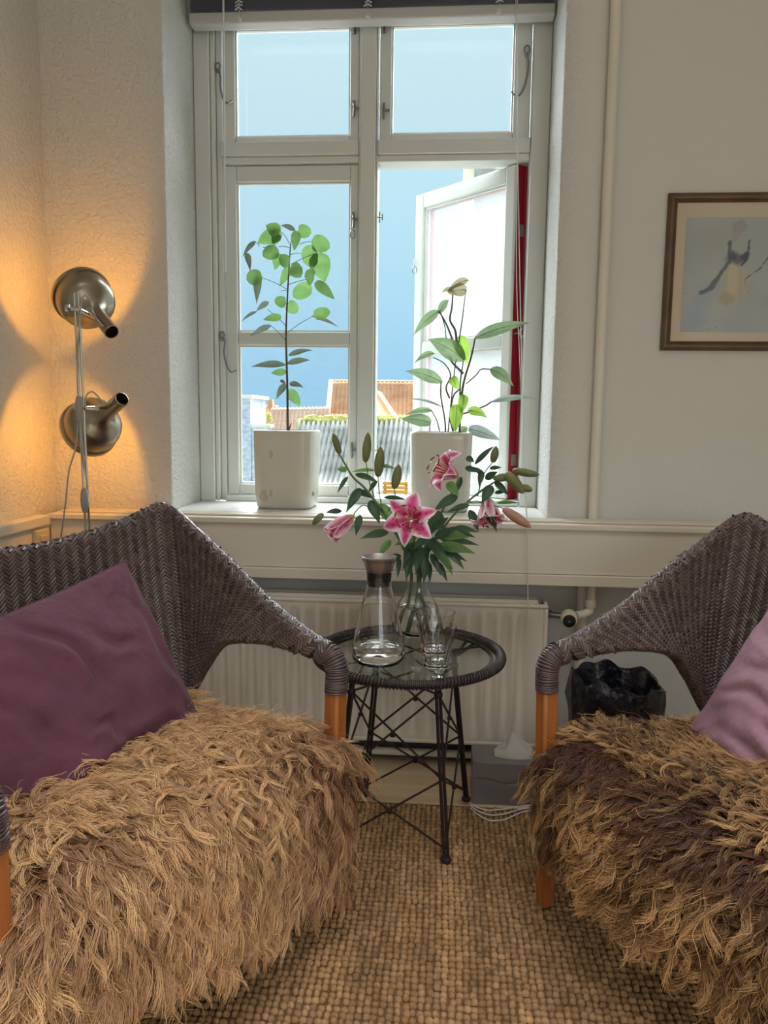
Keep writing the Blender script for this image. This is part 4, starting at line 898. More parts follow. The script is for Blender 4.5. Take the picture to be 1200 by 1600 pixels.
def leaf(name, mt, parent, p0, p1, wid, bend=(0, 0, 0), facing=None, fold=.18, shape='lance', wave=.0, nseg=10, rib=None):
    p0, p1 = Vector(p0), Vector(p1); mid = (p0+p1)/2 + Vector(bend)
    if facing is None: facing = Vector(CAM) - p0 + Vector((random.uniform(-.5, .5), 0, random.uniform(.2, .9)))*.8
    facing = Vector(facing).normalized(); rows = []; ctr = []; rs_ = random.random()*6
    for i in range(nseg+1):
        t = i/nseg; a = p0.lerp(mid, t); b = mid.lerp(p1, t); c = a.lerp(b, t); tg = (b-a).normalized()
        if shape == 'lance': w_ = math.sin(PI*min(t*.98+.02, 1)**.72)**1.05
        elif shape == 'heart': tt_ = t**.78; w_ = max(.10, 1-(2*tt_-1)**2)**.5 if 0 < t < 1 else .06
        elif shape == 'ovate': w_ = math.sin(PI*min(1, (t*.97+.03)**.68))**.8
        else: w_ = 1
        w_ = max(w_, .03)*wid/2
        sd = tg.cross(facing); sd = sd.normalized() if sd.length > 1e-4 else Vector((1, 0, 0)); nm = sd.cross(tg).normalized()
        row = []
        for cc in (-1, -.55, 0, .55, 1):
            hgt = abs(cc)*fold*w_ + wave*wid*math.sin(t*7+cc*2+rs_)*abs(cc)
            row.append(c + sd*cc*w_ + nm*hgt)
        rows.append(row)
    m = MB(); m.grid(rows); o = m.build(name, mt, parent, smooth=180)
    if rib:
        r = MB(); r.tube([Vector(q[2]) for q in rows][:-1], [max(.0003, rib*(1-.8*i/nseg)) for i in range(nseg)], 5); r.build('midrib', M_STEM, o, smooth=180)
    return o
# potted plants on the window ledge
def pot(parent, base, stains):
    hw, H = .1015, .258; n = 64
    prof = [(0, 0), (.084, 0), (.090, .003), (.0935, .012), (.097, .05), (.0995, .12), (.1015, .235), (.1018, .252), (.1000, .257), (.0970, .258), (.0950, .255), (.094, .24), (.0935, .215), (0, .215)]
    MB().lathe(prof, n, base, sq=5.5).build('pot', stains, parent, smooth=50)
    MB().lathe([(0, .2155), (.0925, .2155), (.0925, .226), (.05, .232), (0, .234)], 32, base, sq=5.5).build('soil', M_SOIL, parent)
M_POT_L = mat('stained_white_ceramic', lin(206, 203, 190), .28, coat=.4, vary=((9, 9, 5), lin(184, 166, 136), .3), bump=(14, .05, .004))
PLY = 2.560
pl = thing('potted_plant', (-.522, PLY, .796), 'round-leaved green seedling tree in a white ceramic pot on the left of the sill', 'plant', 'potted plants on the sill')
pot(pl, Vector((-.522, PLY, .796)), M_POT_L)
m = MB()
for (px, py, w_, h_) in ((423, 710, .006, .017), (412, 775, .014, .020), (423, 770, .006, .012), (489, 772, .004, .008)):
    q = at(px, py, PLY-.1012); ring_ = []
    for k in range(14): a = 2*PI*k/14; ring_.append((q.x+w_*math.cos(a)*(1+.25*math.sin(3*a+px)), PLY-.0005-float(np.interp(q.z+h_*math.sin(a)-.796, [0, .003, .012, .05, .12, .235], [.084, .090, .0935, .097, .0995, .1015])), q.z+h_*math.sin(a)))
    MB().add(ring_, [tuple(range(14))]).build('glaze_stain', mat('brown_glaze_stain', lin(184, 166, 138), .3, vary=(120, lin(204, 194, 174), .9)), pl, smooth=0)
def cp(x, y): return (360+x/4.4445, 320+y/4.4445)
def stem(parent, pts, r0, r1, mt, Ys, name='stem'):
    P_ = [at(px, py, Ys if not isinstance(Ys, (list, tuple)) else Ys[i]) for i, (px, py) in enumerate(pts)]; c = catmull(P_, 6)
    MB().tube(c, list(np.linspace(r0, r1, len(c))), 7).build(name, mt, parent, smooth=180); return c
stem(pl, [cp(398, 1590), cp(396, 1300), cp(388, 1000), cp(388, 830), cp(398, 600), cp(408, 420), cp(418, 270)], .0042, .0018, M_STEMD, PLY)
stem(pl, [cp(400, 1570), cp(425, 1515)], .004, .001, M_STEMD, PLY, 'side_shoot')
LV = [((355, 190), (190, 268), 112, 'o'), ((340, 195), (245, 145), 95, 'o'), ((335, 200), (300, 285), 70, 'o'), ((450, 180), (348, 145), 36, 'l'), ((458, 182), (442, 318), 66, 'o'), ((470, 185), (560, 200), 92, 'h'), ((562, 258), (690, 300), 118, 'h'), ((606, 335), (505, 395), 150, 'h'), ((600, 338), (655, 535), 150, 'o'), ((335, 315), (226, 360), 102, 'h'), ((335, 335), (308, 452), 72, 'o'), ((408, 412), (335, 370), 84, 'h'), ((412, 430), (342, 566), 62, 'o'), ((420, 428), (492, 500), 98, 'h'), ((580, 512), (515, 500), 108, 'h'), ((175, 255), (85, 362), 34, 'l'), ((112, 335), (138, 462), 44, 'l'), ((222, 508), (112, 520), 110, 'h'), ((190, 480), (182, 688), 58, 'l'), ((566, 572), (436, 640), 108, 'h'), ((592, 536), (722, 656), 74, 'o'), ((386, 682), (306, 676), 78, 'h'), ((390, 690), (468, 745), 88, 'h'), ((268, 676), (178, 742), 40, 'l'), ((182, 742), (76, 812), 22, 'l'), ((352, 780), (228, 800), 54, 'o'), ((284, 840), (136, 912), 42, 'l'), ((578, 772), (694, 742), 84, 'h'), ((565, 772), (752, 850), 26, 'l'), ((404, 1046), (568, 1010), 38, 'l'), ((384, 1112), (142, 1126), 50, 'l'), ((394, 1104), (556, 1080), 44, 'l'), ((386, 1164), (282, 1170), 52, 'o'), ((384, 1248), (318, 1352), 48, 'l'), ((345, 1232), (385, 1250), 30, 'l'), ((410, 1246), (508, 1270), 40, 'l'), ((402, 1284), (486, 1404), 78, 'o')]
SH = {'o': 'ovate', 'l': 'lance', 'h': 'heart'}
M_LEAF_GREY = leaf_mat('grey_green_leaf', (112, 124, 108), (88, 100, 88), .28)
for i, (a, b, w_, s_) in enumerate(LV):
    dY = random.uniform(-.045, .03); p0 = at(*cp(*a), PLY+dY*.5); p1 = at(*cp(*b), PLY+dY*1.2); bd = Vector((0, random.uniform(-.01, .01), .010 if s_ == 'l' else .004))
    leaf('leaf', M_LEAF_GREY if s_ == 'l' else M_LEAF_A, pl, p0, p1, w_/4.4445/470, bd, fold=.15 if s_ != 'l' else .3, shape=SH[s_], wave=.05, nseg=10)
for a, b in (((410, 270), (360, 190)), ((415, 300), (335, 290)), ((418, 345), (495, 338)), ((418, 415), (600, 335)), ((405, 552), (580, 512)), ((400, 590), (225, 508)), ((385, 840), (255, 725)), ((385, 942), (284, 842)), ((395, 888), (570, 775)), ((418, 272), (445, 185)), ((480, 275), (560, 255)), ((388, 690), (395, 684)), ((400, 600), (350, 600)), ((225, 295), (300, 310)), ((200, 290), (175, 255))):
    stem(pl, [cp(*a), cp((a[0]+b[0])/2, (a[1]+b[1])/2-6), cp(*b)], .0011, .0009, M_STEMD, PLY-.004, 'leaf_stalk')
PRY = 2.575
pr = thing('potted_plant', (-.006, PRY, .796), 'tall striped-leaf plant in a white ceramic pot on the right of the sill', 'plant', 'potted plants on the sill')
pot(pr, Vector((-.006, PRY, .796)), M_CERAMIC)
def cq(x, y): return (620+x/5, 420+y/5)
RLV = [((545, 165), (395, 190), 100, 'o', 0), ((560, 90), (395, 180), 60, 'l', 0), ((440, 175), (350, 190), 40, 'l', 0), ((330, 350), (408, 245), 62, 'l', 0), ((330, 330), (128, 520), 78, 'l', 0), ((530, 715), (246, 552), 150, 'l', 0), ((480, 530), (552, 742), 120, 'o', 2), ((612, 540), (1036, 422), 92, 'l', 0), ((292, 660), (136, 738), 46, 'l', 0), ((356, 888), (68, 800), 98, 'l', 0), ((730, 786), (912, 918), 92, 'l', 0), ((425, 850), (480, 945), 76, 'o', 2), ((740, 1040), (1094, 1010), 46, 'l', 1), ((276, 1108), (60, 1148), 46, 'l', 0), ((268, 1200), (36, 1172), 96, 'o', 0), ((530, 985), (500, 1130), 80, 'o', 2), ((470, 1060), (455, 1275), 108, 'o', 2), ((555, 1108), (706, 1166), 72, 'l', 2), ((562, 1248), (806, 1338), 92, 'o', 1), ((345, 1076), (90, 1018), 20, 'l', 1), ((500, 1275), (556, 1245), 60, 'o', 0)]
for i, (a, b, w_, s_, kind) in enumerate(RLV):
    big = kind == 0
    dY = random.uniform(-.05, .02) if i > 4 else -.01
    if i in (12, 18): dY = -.02
    p0 = at(*cq(*a), PRY+dY*.4); p1 = at(*cq(*b), PRY+dY)
    leaf('leaf', M_LEAF_TAN if i < 3 else (M_LEAF_B, M_LEAF_PALE, M_LEAF_BRIGHT)[kind], pr, p0, p1, w_/5/466, (0, -.01, .016 if s_ == 'l' else .006), fold=.22, shape=SH[s_], wave=.03, rib=.0009)
for pts, r0, r1 in ((((380, 1280), (375, 1180), (345, 1000), (345, 890)), .003, .002), (((400, 1280), (425, 1030), (455, 760), (462, 705)), .0022, .0018), (((490, 1280), (495, 1130), (495, 900), (520, 720)), .0042, .002), (((495, 1130), (520, 900), (580, 690), (612, 540)), .0046, .0028), (((520, 820), (440, 740), (400, 680)), .004, .003), (((470, 590), (455, 480), (415, 400), (430, 300), (438, 180)), .0042, .0025), (((480, 600), (510, 400), (540, 165)), .0024, .0016), (((440, 570), (390, 440), (330, 330)), .0036, .0026), (((385, 540), (375, 450), (345, 350)), .002, .0016), (((540, 900), (620, 830), (660, 785), (735, 786)), .0022, .002), (((440, 1270), (420, 1180), (450, 1150), (560, 1120), (690, 1070), (742, 1035)), .0036, .0024), (((412, 1012), (385, 930), (420, 830), (370, 740), (285, 692)), .003, .0018), (((335, 1270), (310, 1180), (272, 1110)), .002, .0015), (((258, 1270), (258, 1210)), .0018, .0015), (((410, 1180), (440, 1000), (490, 940)), .003, .0025)):
    stem(pr, [cq(*p) for p in pts], r0, r1, M_STEM, PRY-.005)
# lilies
def cl(x, y): return (480+x/3.158, 650+y/3.158)
VY = 2.085
def bud(parent, p0, p1, wid, mt):
    p0, p1 = Vector(p0), Vector(p1); ax = p1-p0; L = ax.length
    m = MB(); prof = [(.10*wid, 0), (.30*wid, .06*L), (.42*wid, .2*L), (.5*wid, .45*L), (.46*wid, .65*L), (.32*wid, .85*L), (.14*wid, .96*L), (.02*wid, L)]
    vs_, fs_ = [], []; n = 18; q = Vector((0, 0, 1)).rotation_difference(ax.normalized())
    for (r, h) in prof:
        for k in range(n): a = 2*PI*k/n; rr = r*(1+.07*math.cos(3*a)); vs_.append(p0+q @ Vector((rr*math.cos(a), rr*math.sin(a), h)))
    for i in range(len(prof)-1):
        for k in range(n): fs_.append((i*n+k, i*n+(k+1) % n, (i+1)*n+(k+1) % n, (i+1)*n+k))
    fs_ += [tuple(range(n))[::-1], tuple(range((len(prof)-1)*n, len(prof)*n))]
    m.add(vs_, fs_); return m.build('bud', mt, parent, smooth=180)
def bloom(parent, c, axis, R, openness=1.0, roll=0, spread=6, pale=0, skip=()):
    c = Vector(c); ax = Vector(axis).normalized(); q = Vector((0, 0, 1)).rotation_difference(ax)
    root = bpy.data.objects.new('bloom', None); COL.objects.link(root); root.parent = parent; root.location = c-parent.location
    for k in range(6):
        if k in skip: continue
        a0 = roll + k*PI/3; inner = k % 2; wmax = (.37 if inner else .28)*R; rows, cols = [], []
        ns, nc_ = 12, 9
        for i in range(ns+1):
            t = i/ns
            rad = R*(.05+(.16+.84*openness)*(t**1.25)*.98); h = R*((.95-.35*openness)*math.sin(min(t*1.15, 1)*PI/2) - openness*.62*max(0, t-.55)**1.5*2.2 + (1-openness)*.75*t)
            w_ = wmax*(math.sin(PI*min(1, t**.8*.97+.03))**.75)+.012*R
            row = []
            for j in range(nc_):
                cc = -1+2*j/(nc_-1); ruf = .055*R*math.sin(t*9+cc*3+k)*abs(cc)*t
                lift = .30*w_*cc*cc*(1 if t < .6 else .4)+ruf
                lx = rad; ly = cc*w_; p = Vector((lx*math.cos(a0)-ly*math.sin(a0), lx*math.sin(a0)+ly*math.cos(a0), h+lift)); row.append(c + q @ p)
                e_ = min(1, max(0, (abs(cc)-.42)/.42)); tipw = min(1, max(0, (t-.88)/.12)); basew = max(0, 1-t/.16)
                pk = np.array(lin(222, 84, 140)[:3])*(1-.25*max(0, 1-abs(cc)*4)) if not pale else np.array(lin(222, 130, 150)[:3])
                wh = np.array(lin(248, 232, 236)[:3]) if basew < .3 else np.array(lin(206, 210, 140)[:3]); f = min(1, e_+tipw*.7+basew*.5); col = pk*(1-f)+wh*f
                if .12 < t < .7 and abs(cc) < .6 and random.random() < .22: col = np.array(lin(170, 20, 80)[:3])
                cols.append((*col, 1))
            rows.append(row)
        m = MB(); m.grid(rows, col=cols); m.build('petal', M_PETAL, root, smooth=180, col=True)
    for k in range(6):
        a = roll+.5+k*PI/3; tip = c + q @ Vector((.42*R*openness*math.cos(a), .42*R*openness*math.sin(a), 1.05*R)); b0 = c + q @ Vector((.03*R*math.cos(a), .03*R*math.sin(a), .1*R)); md = (b0+tip)/2 + ax*.1*R
        st = MB().tube(catmull([b0, md, tip], 5), .0009, 6).build('filament', M_FIL, root, smooth=180)
        d_ = Vector((math.cos(a+1.5), math.sin(a+1.5), .2)); d_ = q @ d_; MB().tube([tip-d_*.008, tip, tip+d_*.008], [.0012, .0024, .0012], 7).build('anther', M_ANTHER, root, smooth=180)
    MB().tube([c, c+ax*R*1.1], [.0014, .0012], 6).lathe([(0, 0), (.003, .001), (.0028, .004), (0, .005)], 8, c+ax*R*1.1, ax).build('pistil', M_FIL, root, smooth=180)
    return root
neck = (648, 905)
def lily(label, main, leaves, buds=(), branches=(), blooms=()):
    t = thing('lily_stem', (v0.x, v0.y, v0.z+.012), label, 'lily', 'cut lilies in the vase')
    stem(t, main[0], .0048, .0024, M_STEMG, main[1])
    for pts, Ys in branches: stem(t, pts, .0017, .0013, M_STEMG, Ys, 'branch')
    for a, b, w_, dy in leaves:
        p0 = at(*cl(*a), VY+dy*.4); p1 = at(*cl(*b), VY+dy); L = (p1-p0).length
        leaf('leaf', M_LEAF_A if random.random() < .16 else M_LILY_LEAF, t, p0, p1, max(w_, 22)/3.158/575*.92, (0, -.006, .10*L), fold=.28, shape='lance', wave=.02, rib=.0006)
    for a, b, w_, dy, pk in buds: bud(t, at(*cl(*a), VY+dy), at(*cl(*b), VY+dy-.01), w_/3.158/575, M_BUDPINK if pk else M_BUD)
    for f in blooms: bloom(t, **f)
    return t
V3 = lambda x, y, z: Vector((x, y, z))
lily('left-leaning lily stem with upright green buds and a drooping pink bloom',
     ([(626, 985), (640, 930), (640, 880), (608, 815), (572, 765), cl(225, 300), cl(160, 190)], [VY-.01, VY, VY-.01, VY-.02, VY-.03, VY-.03, VY-.03]),
     [((265, 358), (192, 478), 52, -.05), ((252, 372), (332, 408), 38, -.02), ((310, 418), (358, 532), 62, -.04), ((350, 440), (455, 560), 72, -.03), ((262, 490), (240, 592), 42, -.04), ((332, 268), (218, 276), 18, -.02), ((238, 288), (352, 328), 34, -.02), ((195, 268), (146, 262), 34, -.02), ((200, 300), (148, 384), 24, -.05), ((378, 402), (494, 415), 24, -.05), ((362, 246), (438, 262), 18, -.04), ((400, 575), (262, 606), 46, -.06), ((412, 614), (348, 702), 42, -.05), ((462, 688), (368, 738), 44, -.05), ((456, 700), (446, 800), 30, -.03), ((345, 320), (300, 380), 26, .02), ((170, 470), (90, 478), 30, -.04)],
     [((160, 188), (128, 84), 36, -.03, 0), ((286, 228), (300, 80), 44, -.02, 0), ((348, 300), (362, 150), 50, -.035, 0), ((428, 358), (452, 238), 48, -.04, 0), ((78, 480), (26, 536), 34, -.05, 0)],
     [([cl(330, 400), cl(305, 320), cl(290, 225)], VY-.02), ([cl(372, 470), cl(356, 380), cl(349, 300)], VY-.035), ([cl(400, 470), cl(432, 400), cl(428, 356)], VY-.04), ([cl(330, 470), cl(280, 440), cl(240, 470), cl(228, 492)], [VY-.02, VY-.03, VY-.045, VY-.05])],
     [dict(c=at(*cl(232, 490), VY-.05), axis=(-.75, -.35, -.62), R=.066, openness=.28, roll=.4, pale=0)])
lily('lily stem with the wide open star-shaped pink bloom facing the viewer',
     ([(668, 985), (655, 930), (652, 880), (648, 850), (645, 822)], [VY+.01, VY, VY-.01, VY-.04, VY-.065]),
     [((520, 615), (488, 812), 72, -.04), ((560, 640), (535, 785), 54, -.05), ((590, 650), (560, 810), 46, -.03), ((600, 720), (606, 822), 34, -.04), ((560, 600), (640, 560), 44, -.05), ((545, 690), (500, 640), 40, -.05), ((640, 470), (672, 565), 48, -.02), ((600, 560), (640, 480), 46, -.02), ((540, 600), (430, 640), 48, -.05), ((530, 640), (470, 760), 52, -.04), ((510, 560), (420, 520), 44, -.02)],
     (), (), [dict(c=at(*cl(512, 512), VY-.075), axis=(-.10, -.96, .22), R=.072, openness=1.0, roll=.25)])
lily('lily stem with a pink bloom seen from the side, in front of the right pot',
     ([(640, 985), (652, 930), (658, 870), (690, 800), (716, 752)], [VY, VY, VY, VY, VY-.01]),
     [((742, 395), (622, 472), 54, -.05), ((690, 330), (748, 392), 54, -.03), ((700, 420), (735, 400), 36, -.02), ((760, 300), (735, 385), 34, .0), ((780, 255), (845, 280), 34, -.02), ((650, 590), (800, 600), 60, -.05), ((645, 640), (830, 680), 62, -.06), ((680, 655), (775, 757), 44, -.06), ((620, 650), (722, 762), 54, -.05), ((640, 720), (692, 818), 36, -.05), ((660, 610), (850, 640), 40, -.02), ((610, 680), (660, 790), 40, -.06), ((690, 560), (830, 600), 44, .02), ((640, 600), (560, 700), 50, .02), ((660, 680), (720, 790), 36, -.05), ((630, 600), (740, 560), 56, -.04), ((625, 560), (700, 500), 44, -.03), ((600, 620), (690, 700), 60, -.07), ((585, 690), (575, 830), 46, -.06), ((610, 640), (790, 720), 48, -.04), ((600, 600), (520, 660), 50, -.06)],
     (), (), [dict(c=at(*cl(745, 300), VY-.02), axis=(-.80, -.38, .42), R=.078, openness=.78, roll=.9)])
lily('lily stem with olive buds and a pale pink bloom, leaning right in the vase',
     ([(680, 975), (658, 930), (662, 880), (700, 815), (745, 772), cl(990, 285)], [VY, VY, VY+.01, VY+.01, VY, VY-.01]),
     [((870, 425), (935, 572), 62, -.05), ((800, 465), (845, 572), 48, -.02), ((912, 345), (860, 432), 58, -.04), ((725, 552), (845, 575), 34, -.03), ((800, 440), (690, 475), 34, -.02), ((785, 205), (825, 228), 34, -.01), ((828, 238), (924, 148), 30, -.02), ((862, 268), (848, 352), 36, -.01), ((925, 325), (995, 395), 36, -.04), ((880, 312), (940, 276), 40, -.03), ((935, 430), (1045, 430), 20, -.02), ((870, 300), (820, 250), 30, 0), ((900, 260), (960, 255), 24, 0), ((925, 380), (985, 375), 22, -.03)],
     [((1012, 268), (1146, 290), 40, -.02, 0), ((980, 278), (1070, 382), 56, -.04, 0), ((1050, 345), (1112, 368), 36, -.03, 0), ((915, 230), (932, 148), 40, -.02, 0), ((965, 455), (1105, 550), 50, -.04, 1), ((1000, 300), (915, 310), 40, -.02, 0)],
     [([cl(840, 395), cl(870, 290), cl(915, 228)], VY-.01), ([cl(780, 430), cl(880, 430), cl(965, 456)], VY-.03), ([cl(780, 430), cl(840, 420), cl(880, 440)], VY-.0)],
     [dict(c=at(*cl(885, 395), VY-.01), axis=(.10, -.45, -.88), R=.078, openness=.55, roll=.2, pale=1)])
# ------------------------------------------------------------------ floor lamp
lampc = (1.0, .41, .035)
lm = thing('floor_lamp', (-.96, 2.0, 0), 'chrome double-headed floor lamp with brushed metal spots in the left corner', 'lamp')
LY = 2.00
pA, pB = at(137, 835, LY), at(119, 458, LY)
d_ = (pB-pA).normalized(); bot = pA - d_*((pA.z-.02)/d_.z); topp = pB
for k, s_ in enumerate((-.0055, .0055)): MB().tube([bot+Vector((s_, 0, 0)), topp+Vector((s_, 0, 0))], .0032, 10).build('pole', M_CHROME, lm)
MB().lathe([(0, 0), (.115, 0), (.118, .004), (.116, .012), (.03, .018), (.012, .024), (0, .024)], 40, (bot.x, bot.y, .0)).build('base', M_NICKEL, lm)
def spot(neck_px, mouth_dir, neckY, arm_px, energy):
    n0 = at(*neck_px, neckY); ax = Vector(mouth_dir).normalized()
    hd = bpy.data.objects.new('spot_head', None); COL.objects.link(hd); hd.parent = lm; hd.location = n0 - lm.location
    outp = [(.0175, 0), (.0195, .001), (.0200, .006), (.0200, .085), (.0225, .102), (.030, .118), (.045, .132), (.062, .143), (.073, .155), (.0775, .170), (.079, .190), (.0795, .208), (.0835, .2085), (.0845, .212), (.0845, .222), (.083, .224)]
    inn = [(.0815, .222), (.0785, .212), (.0775, .190), (.0755, .171), (.071, .157), (.060, .1455), (.043, .1345), (.028, .121), (.0205, .104), (.0178, .085), (.0170, .004)]
    MB().lathe(outp + inn, 48, n0, ax, closed=True).build('shade', M_NICKEL, hd, smooth=40)
    MB().lathe([(0, .045), (.0165, .045), (.0165, .098), (.013, .103), (0, .103)], 20, n0, ax).build('socket', M_BLACK, hd)
    bc = n0 + ax*.165
    mb = bpy.data.materials.get('warm_bulb')
    if mb is None:
        mb = bpy.data.materials.new('warm_bulb'); mb.use_nodes = True; p = mb.node_tree.nodes['Principled BSDF']; p.inputs['Base Color'].default_value = (1, .9, .7, 1); p.inputs['Emission Color'].default_value = (1, .62, .22, 1); p.inputs['Emission Strength'].default_value = 6; MATS['warm_bulb'] = mb
    MB().lathe([(0, .104), (.010, .105), (.013, .113), (.020, .122), (.022, .132), (.019, .144), (.011, .150), (0, .151)], 20, n0, ax).build('bulb', mb, hd)
    l = light('bulb_light', 'POINT', n0 + ax*.163, energy, lampc, shadow_soft_size=.012); 
    # clamp arm from the pole to the neck, and the cable loop
    a0 = at(*arm_px, LY-.004); a1 = n0 + ax*.070 + Vector((-.008, -.020, .004))
    MB().tube([a0+Vector((-.018, 0, .002)), a0, a1], .0058, 12).lathe([(0, 0), (.0095, .001), (.0095, .009), (0, .010)], 16, a0+Vector((-.022, -.002, .0022)), (-1, 0, .1)).tube([a0+Vector((.03, 0, -.001)), a1], .0068, 12).build('clamp_arm', M_CHROME, hd)
    MB().tube([a1, n0+ax*.02+Vector((-.008, -.020, .004))], .003, 8).build('bracket', M_CHROME, hd)
    return n0, ax, hd, a0, a1
n1, ax1, h1, a01, a11 = spot((175, 519), (-.64, .56, .53), 2.06, (122, 483), 2.4)
n2, ax2, h2, a02, a12 = spot((191, 623), (-.72, .57, -.40), 2.06, (134, 637), 2.6)
M_CABLE = mat('grey_cable', lin(168, 160, 146), .6)
def cab(px, Ys, r=.0022, parent=lm, name='cable'): MB().tube(catmull([at(x, y, Y) for (x, y), Y in zip(px, Ys)], 7), r, 8).build(name, M_CABLE, parent, smooth=180)
cab([(125, 492), (128, 468), (134, 462), (141, 470), (145, 486), (152, 500), (162, 510)], [LY-.004]*3+[2.01, 2.02, 2.04, 2.05])
cab([(134, 642), (134, 620), (143, 612), (152, 618), (160, 628), (170, 630), (176, 624)], [LY-.004]*3+[2.01, 2.02, 2.04, 2.05])
cab([(125, 492), (122, 540), (121, 600), (126, 660), (131, 720), (136, 760), (134, 780), (133, 835), (134, 900)], [LY-.006]*9)
cab([(122, 660), (118, 700), (108, 735), (103, 780), (98, 820), (94, 850), (92, 900)], [LY-.006, LY-.01, LY, LY+.02, LY+.04, LY+.06, LY+.06])
for (cx, cy) in ((124, 638), (132, 782)):
    q = at(cx, cy, LY-.014); MB().lathe([(0, -.034), (.006, -.032), (.0095, -.018), (.0105, 0), (.0095, .018), (.006, .032), (0, .034)], 14, q, d_).build('cord_switch', mat('grey_switch', lin(150, 142, 130), .45), lm)

# ------------------------------------------------------------------ framed watercolour
pc = thing('framed_picture', (.84, WY-.01, 1.31), 'brown framed watercolour of a figure in a dress on the right wall', 'picture')
fx0, fx1, fz0, fz1 = .640, 1.050, 1.308, 1.758
M_FRAME = mat('bronze_wood', lin(112, 88, 66), .4, .15, vary=((20, 20, 20), lin(84, 62, 46), .6))
FP = [(0, 0), (0, .010), (.004, .016), (.012, .018), (.018, .014), (.021, .010), (.024, .012), (.027, .009), (.027, 0)]
cs = [(fx0, fz0), (fx1, fz0), (fx1, fz1), (fx0, fz1)]; inn = [(1, 1), (-1, 1), (-1, -1), (1, -1)]
for k in range(4):
    rows = []
    for e_ in (k, (k+1) % 4): rows.append([(cs[e_][0]+inn[e_][0]*o_, WY-.0015-h_, cs[e_][1]+inn[e_][1]*o_) for o_, h_ in FP])
    m = MB(); m.grid(rows); m.add(rows[0], [tuple(range(len(FP)))]); m.add(rows[1], [tuple(range(len(FP)))[::-1]]); m.build('frame_rail', M_FRAME, pc, smooth=50)
MB().box((fx0+.026, WY-.006, fz0+.026), (fx1-.026, WY-.002, fz1-.026)).build('mat_board', mat('cream_mat', lin(214, 202, 178), .9, bump=(200, .05, .001)), pc, smooth=0)
def painting():
    x0, x1, z0, z1 = .695, .985, 1.362, 1.690; nx, nz = 150, 170
    U_, V_ = np.meshgrid(np.linspace(0, 1, nx), np.linspace(0, 1, nz))      # v up
    g = np.random.default_rng(9)
    def noise(sc, seed):
        gg = np.random.default_rng(seed); out = np.zeros_like(U_)
        for _ in range(14): a = gg.uniform(0, 2*PI); f = sc*gg.uniform(.5, 1.6); out += np.sin(f*(U_*math.cos(a)+V_*math.sin(a))*6.28+gg.uniform(0, 6.28))
        return out/4
    C = np.zeros((nz, nx, 3)); C[:] = lin(176, 186, 186)[:3]
    def wash(mask, col): 
        mk = np.clip(mask, 0, 1)[..., None]; C[:] = C*(1-mk)+np.array(lin(*col)[:3])*mk
    wash(.5+.5*noise(1.6, 1), (186, 190, 186)); wash((.5*noise(2.2, 2)+.3)*(V_ < .45), (160, 178, 190)); wash(.35*np.exp(-((U_-.28)/.18)**2-((V_-.82)/.12)**2), (170, 172, 148))
    def blob(u, v, a, b, th, col, s=1.0, soft=.25):
        du, dv = U_-u+.012*noise(6, 31), V_-v+.012*noise(7, 32); x = (du*math.cos(th)+dv*math.sin(th))/a; y = (-du*math.sin(th)+dv*math.cos(th))/b
        wash(s*np.clip((1-np.hypot(x, y))/soft, 0, 1), col)
    def stroke(pts, w_, col, s=1.0):
        d = np.full_like(U_, 9.)
        for (a, b), (c, e_) in zip(pts[:-1], pts[1:]):
            L = (c-a)**2+(e_-b)**2; t = np.clip(((U_-a)*(c-a)+(V_-b)*(e_-b))/L, 0, 1); d = np.minimum(d, np.hypot(U_-a-t*(c-a), V_-b-t*(e_-b)))
        wash(s*np.clip((w_-d+.004*noise(14, 5))/.008, 0, 1), col)
    blob(.52, .92, .08, .06, 0, (160, 150, 152), .6); blob(.50, .85, .06, .05, 0, (176, 166, 162), .7)
    blob(.52, .42, .17, .20, .1, (196, 186, 158), .8, .5); blob(.50, .48, .07, .22, .05, (210, 198, 166), .8, .5); blob(.44, .30, .10, .07, .2, (176, 160, 120), .6, .5)
    blob(.52, .64, .13, .07, 0, (84, 88, 104), .85, .5); blob(.60, .66, .06, .05, 0, (60, 66, 92), .9, .5); blob(.47, .66, .04, .06, .3, (78, 80, 96), .8, .5)
    stroke([(.44, .78), (.45, .62), (.36, .50), (.26, .38), (.18, .345)], .022, (92, 96, 106), .85); stroke([(.38, .52), (.30, .38), (.18, .345)], .018, (104, 108, 116), .8)
    stroke([(.63, .80), (.62, .64), (.56, .58)], .013, (70, 74, 92), .9); stroke([(.62, .47), (.74, .55), (.85, .68), (.94, .82)], .009, (88, 92, 100), .95)
    stroke([(.45, .80), (.43, .70)], .008, (96, 98, 108), .8); stroke([(.60, .48), (.64, .36), (.70, .30)], .006, (140, 138, 134), .7); stroke([(.55, .55), (.57, .30)], .005, (160, 150, 130), .6)
    stroke([(0, .345), (.18, .345)], .006, (150, 172, 178), .7); stroke([(.24, .02), (.40, .05)], .004, (120, 130, 140), .8); stroke([(.20, .09), (.42, .11)], .006, (150, 160, 166), .6)
    blob(.5, .16, .09, .12, 0, (190, 192, 188), .5, .6); stroke([(.97, .0), (.965, 1)], .02, (168, 164, 152), .5)
    V = np.stack([x0+(x1-x0)*U_, np.full_like(U_, WY-.0066), z0+(z1-z0)*V_], -1).reshape(-1, 3)-np.array(pc.location)
    I = np.arange(nx*nz).reshape(nz, nx); Fq = np.stack([I[:-1, :-1], I[:-1, 1:], I[1:, 1:], I[1:, :-1]], -1).reshape(-1, 4)
    np_mesh('watercolour_print', V, Fq, mat('watercolour_paper', (1, 1, 1, 1), .9, attr='Col', bump=(300, .1, .0006)), pc, smooth=False, col=np.concatenate([C.reshape(-1, 3), np.ones((nx*nz, 1))], 1))
painting()
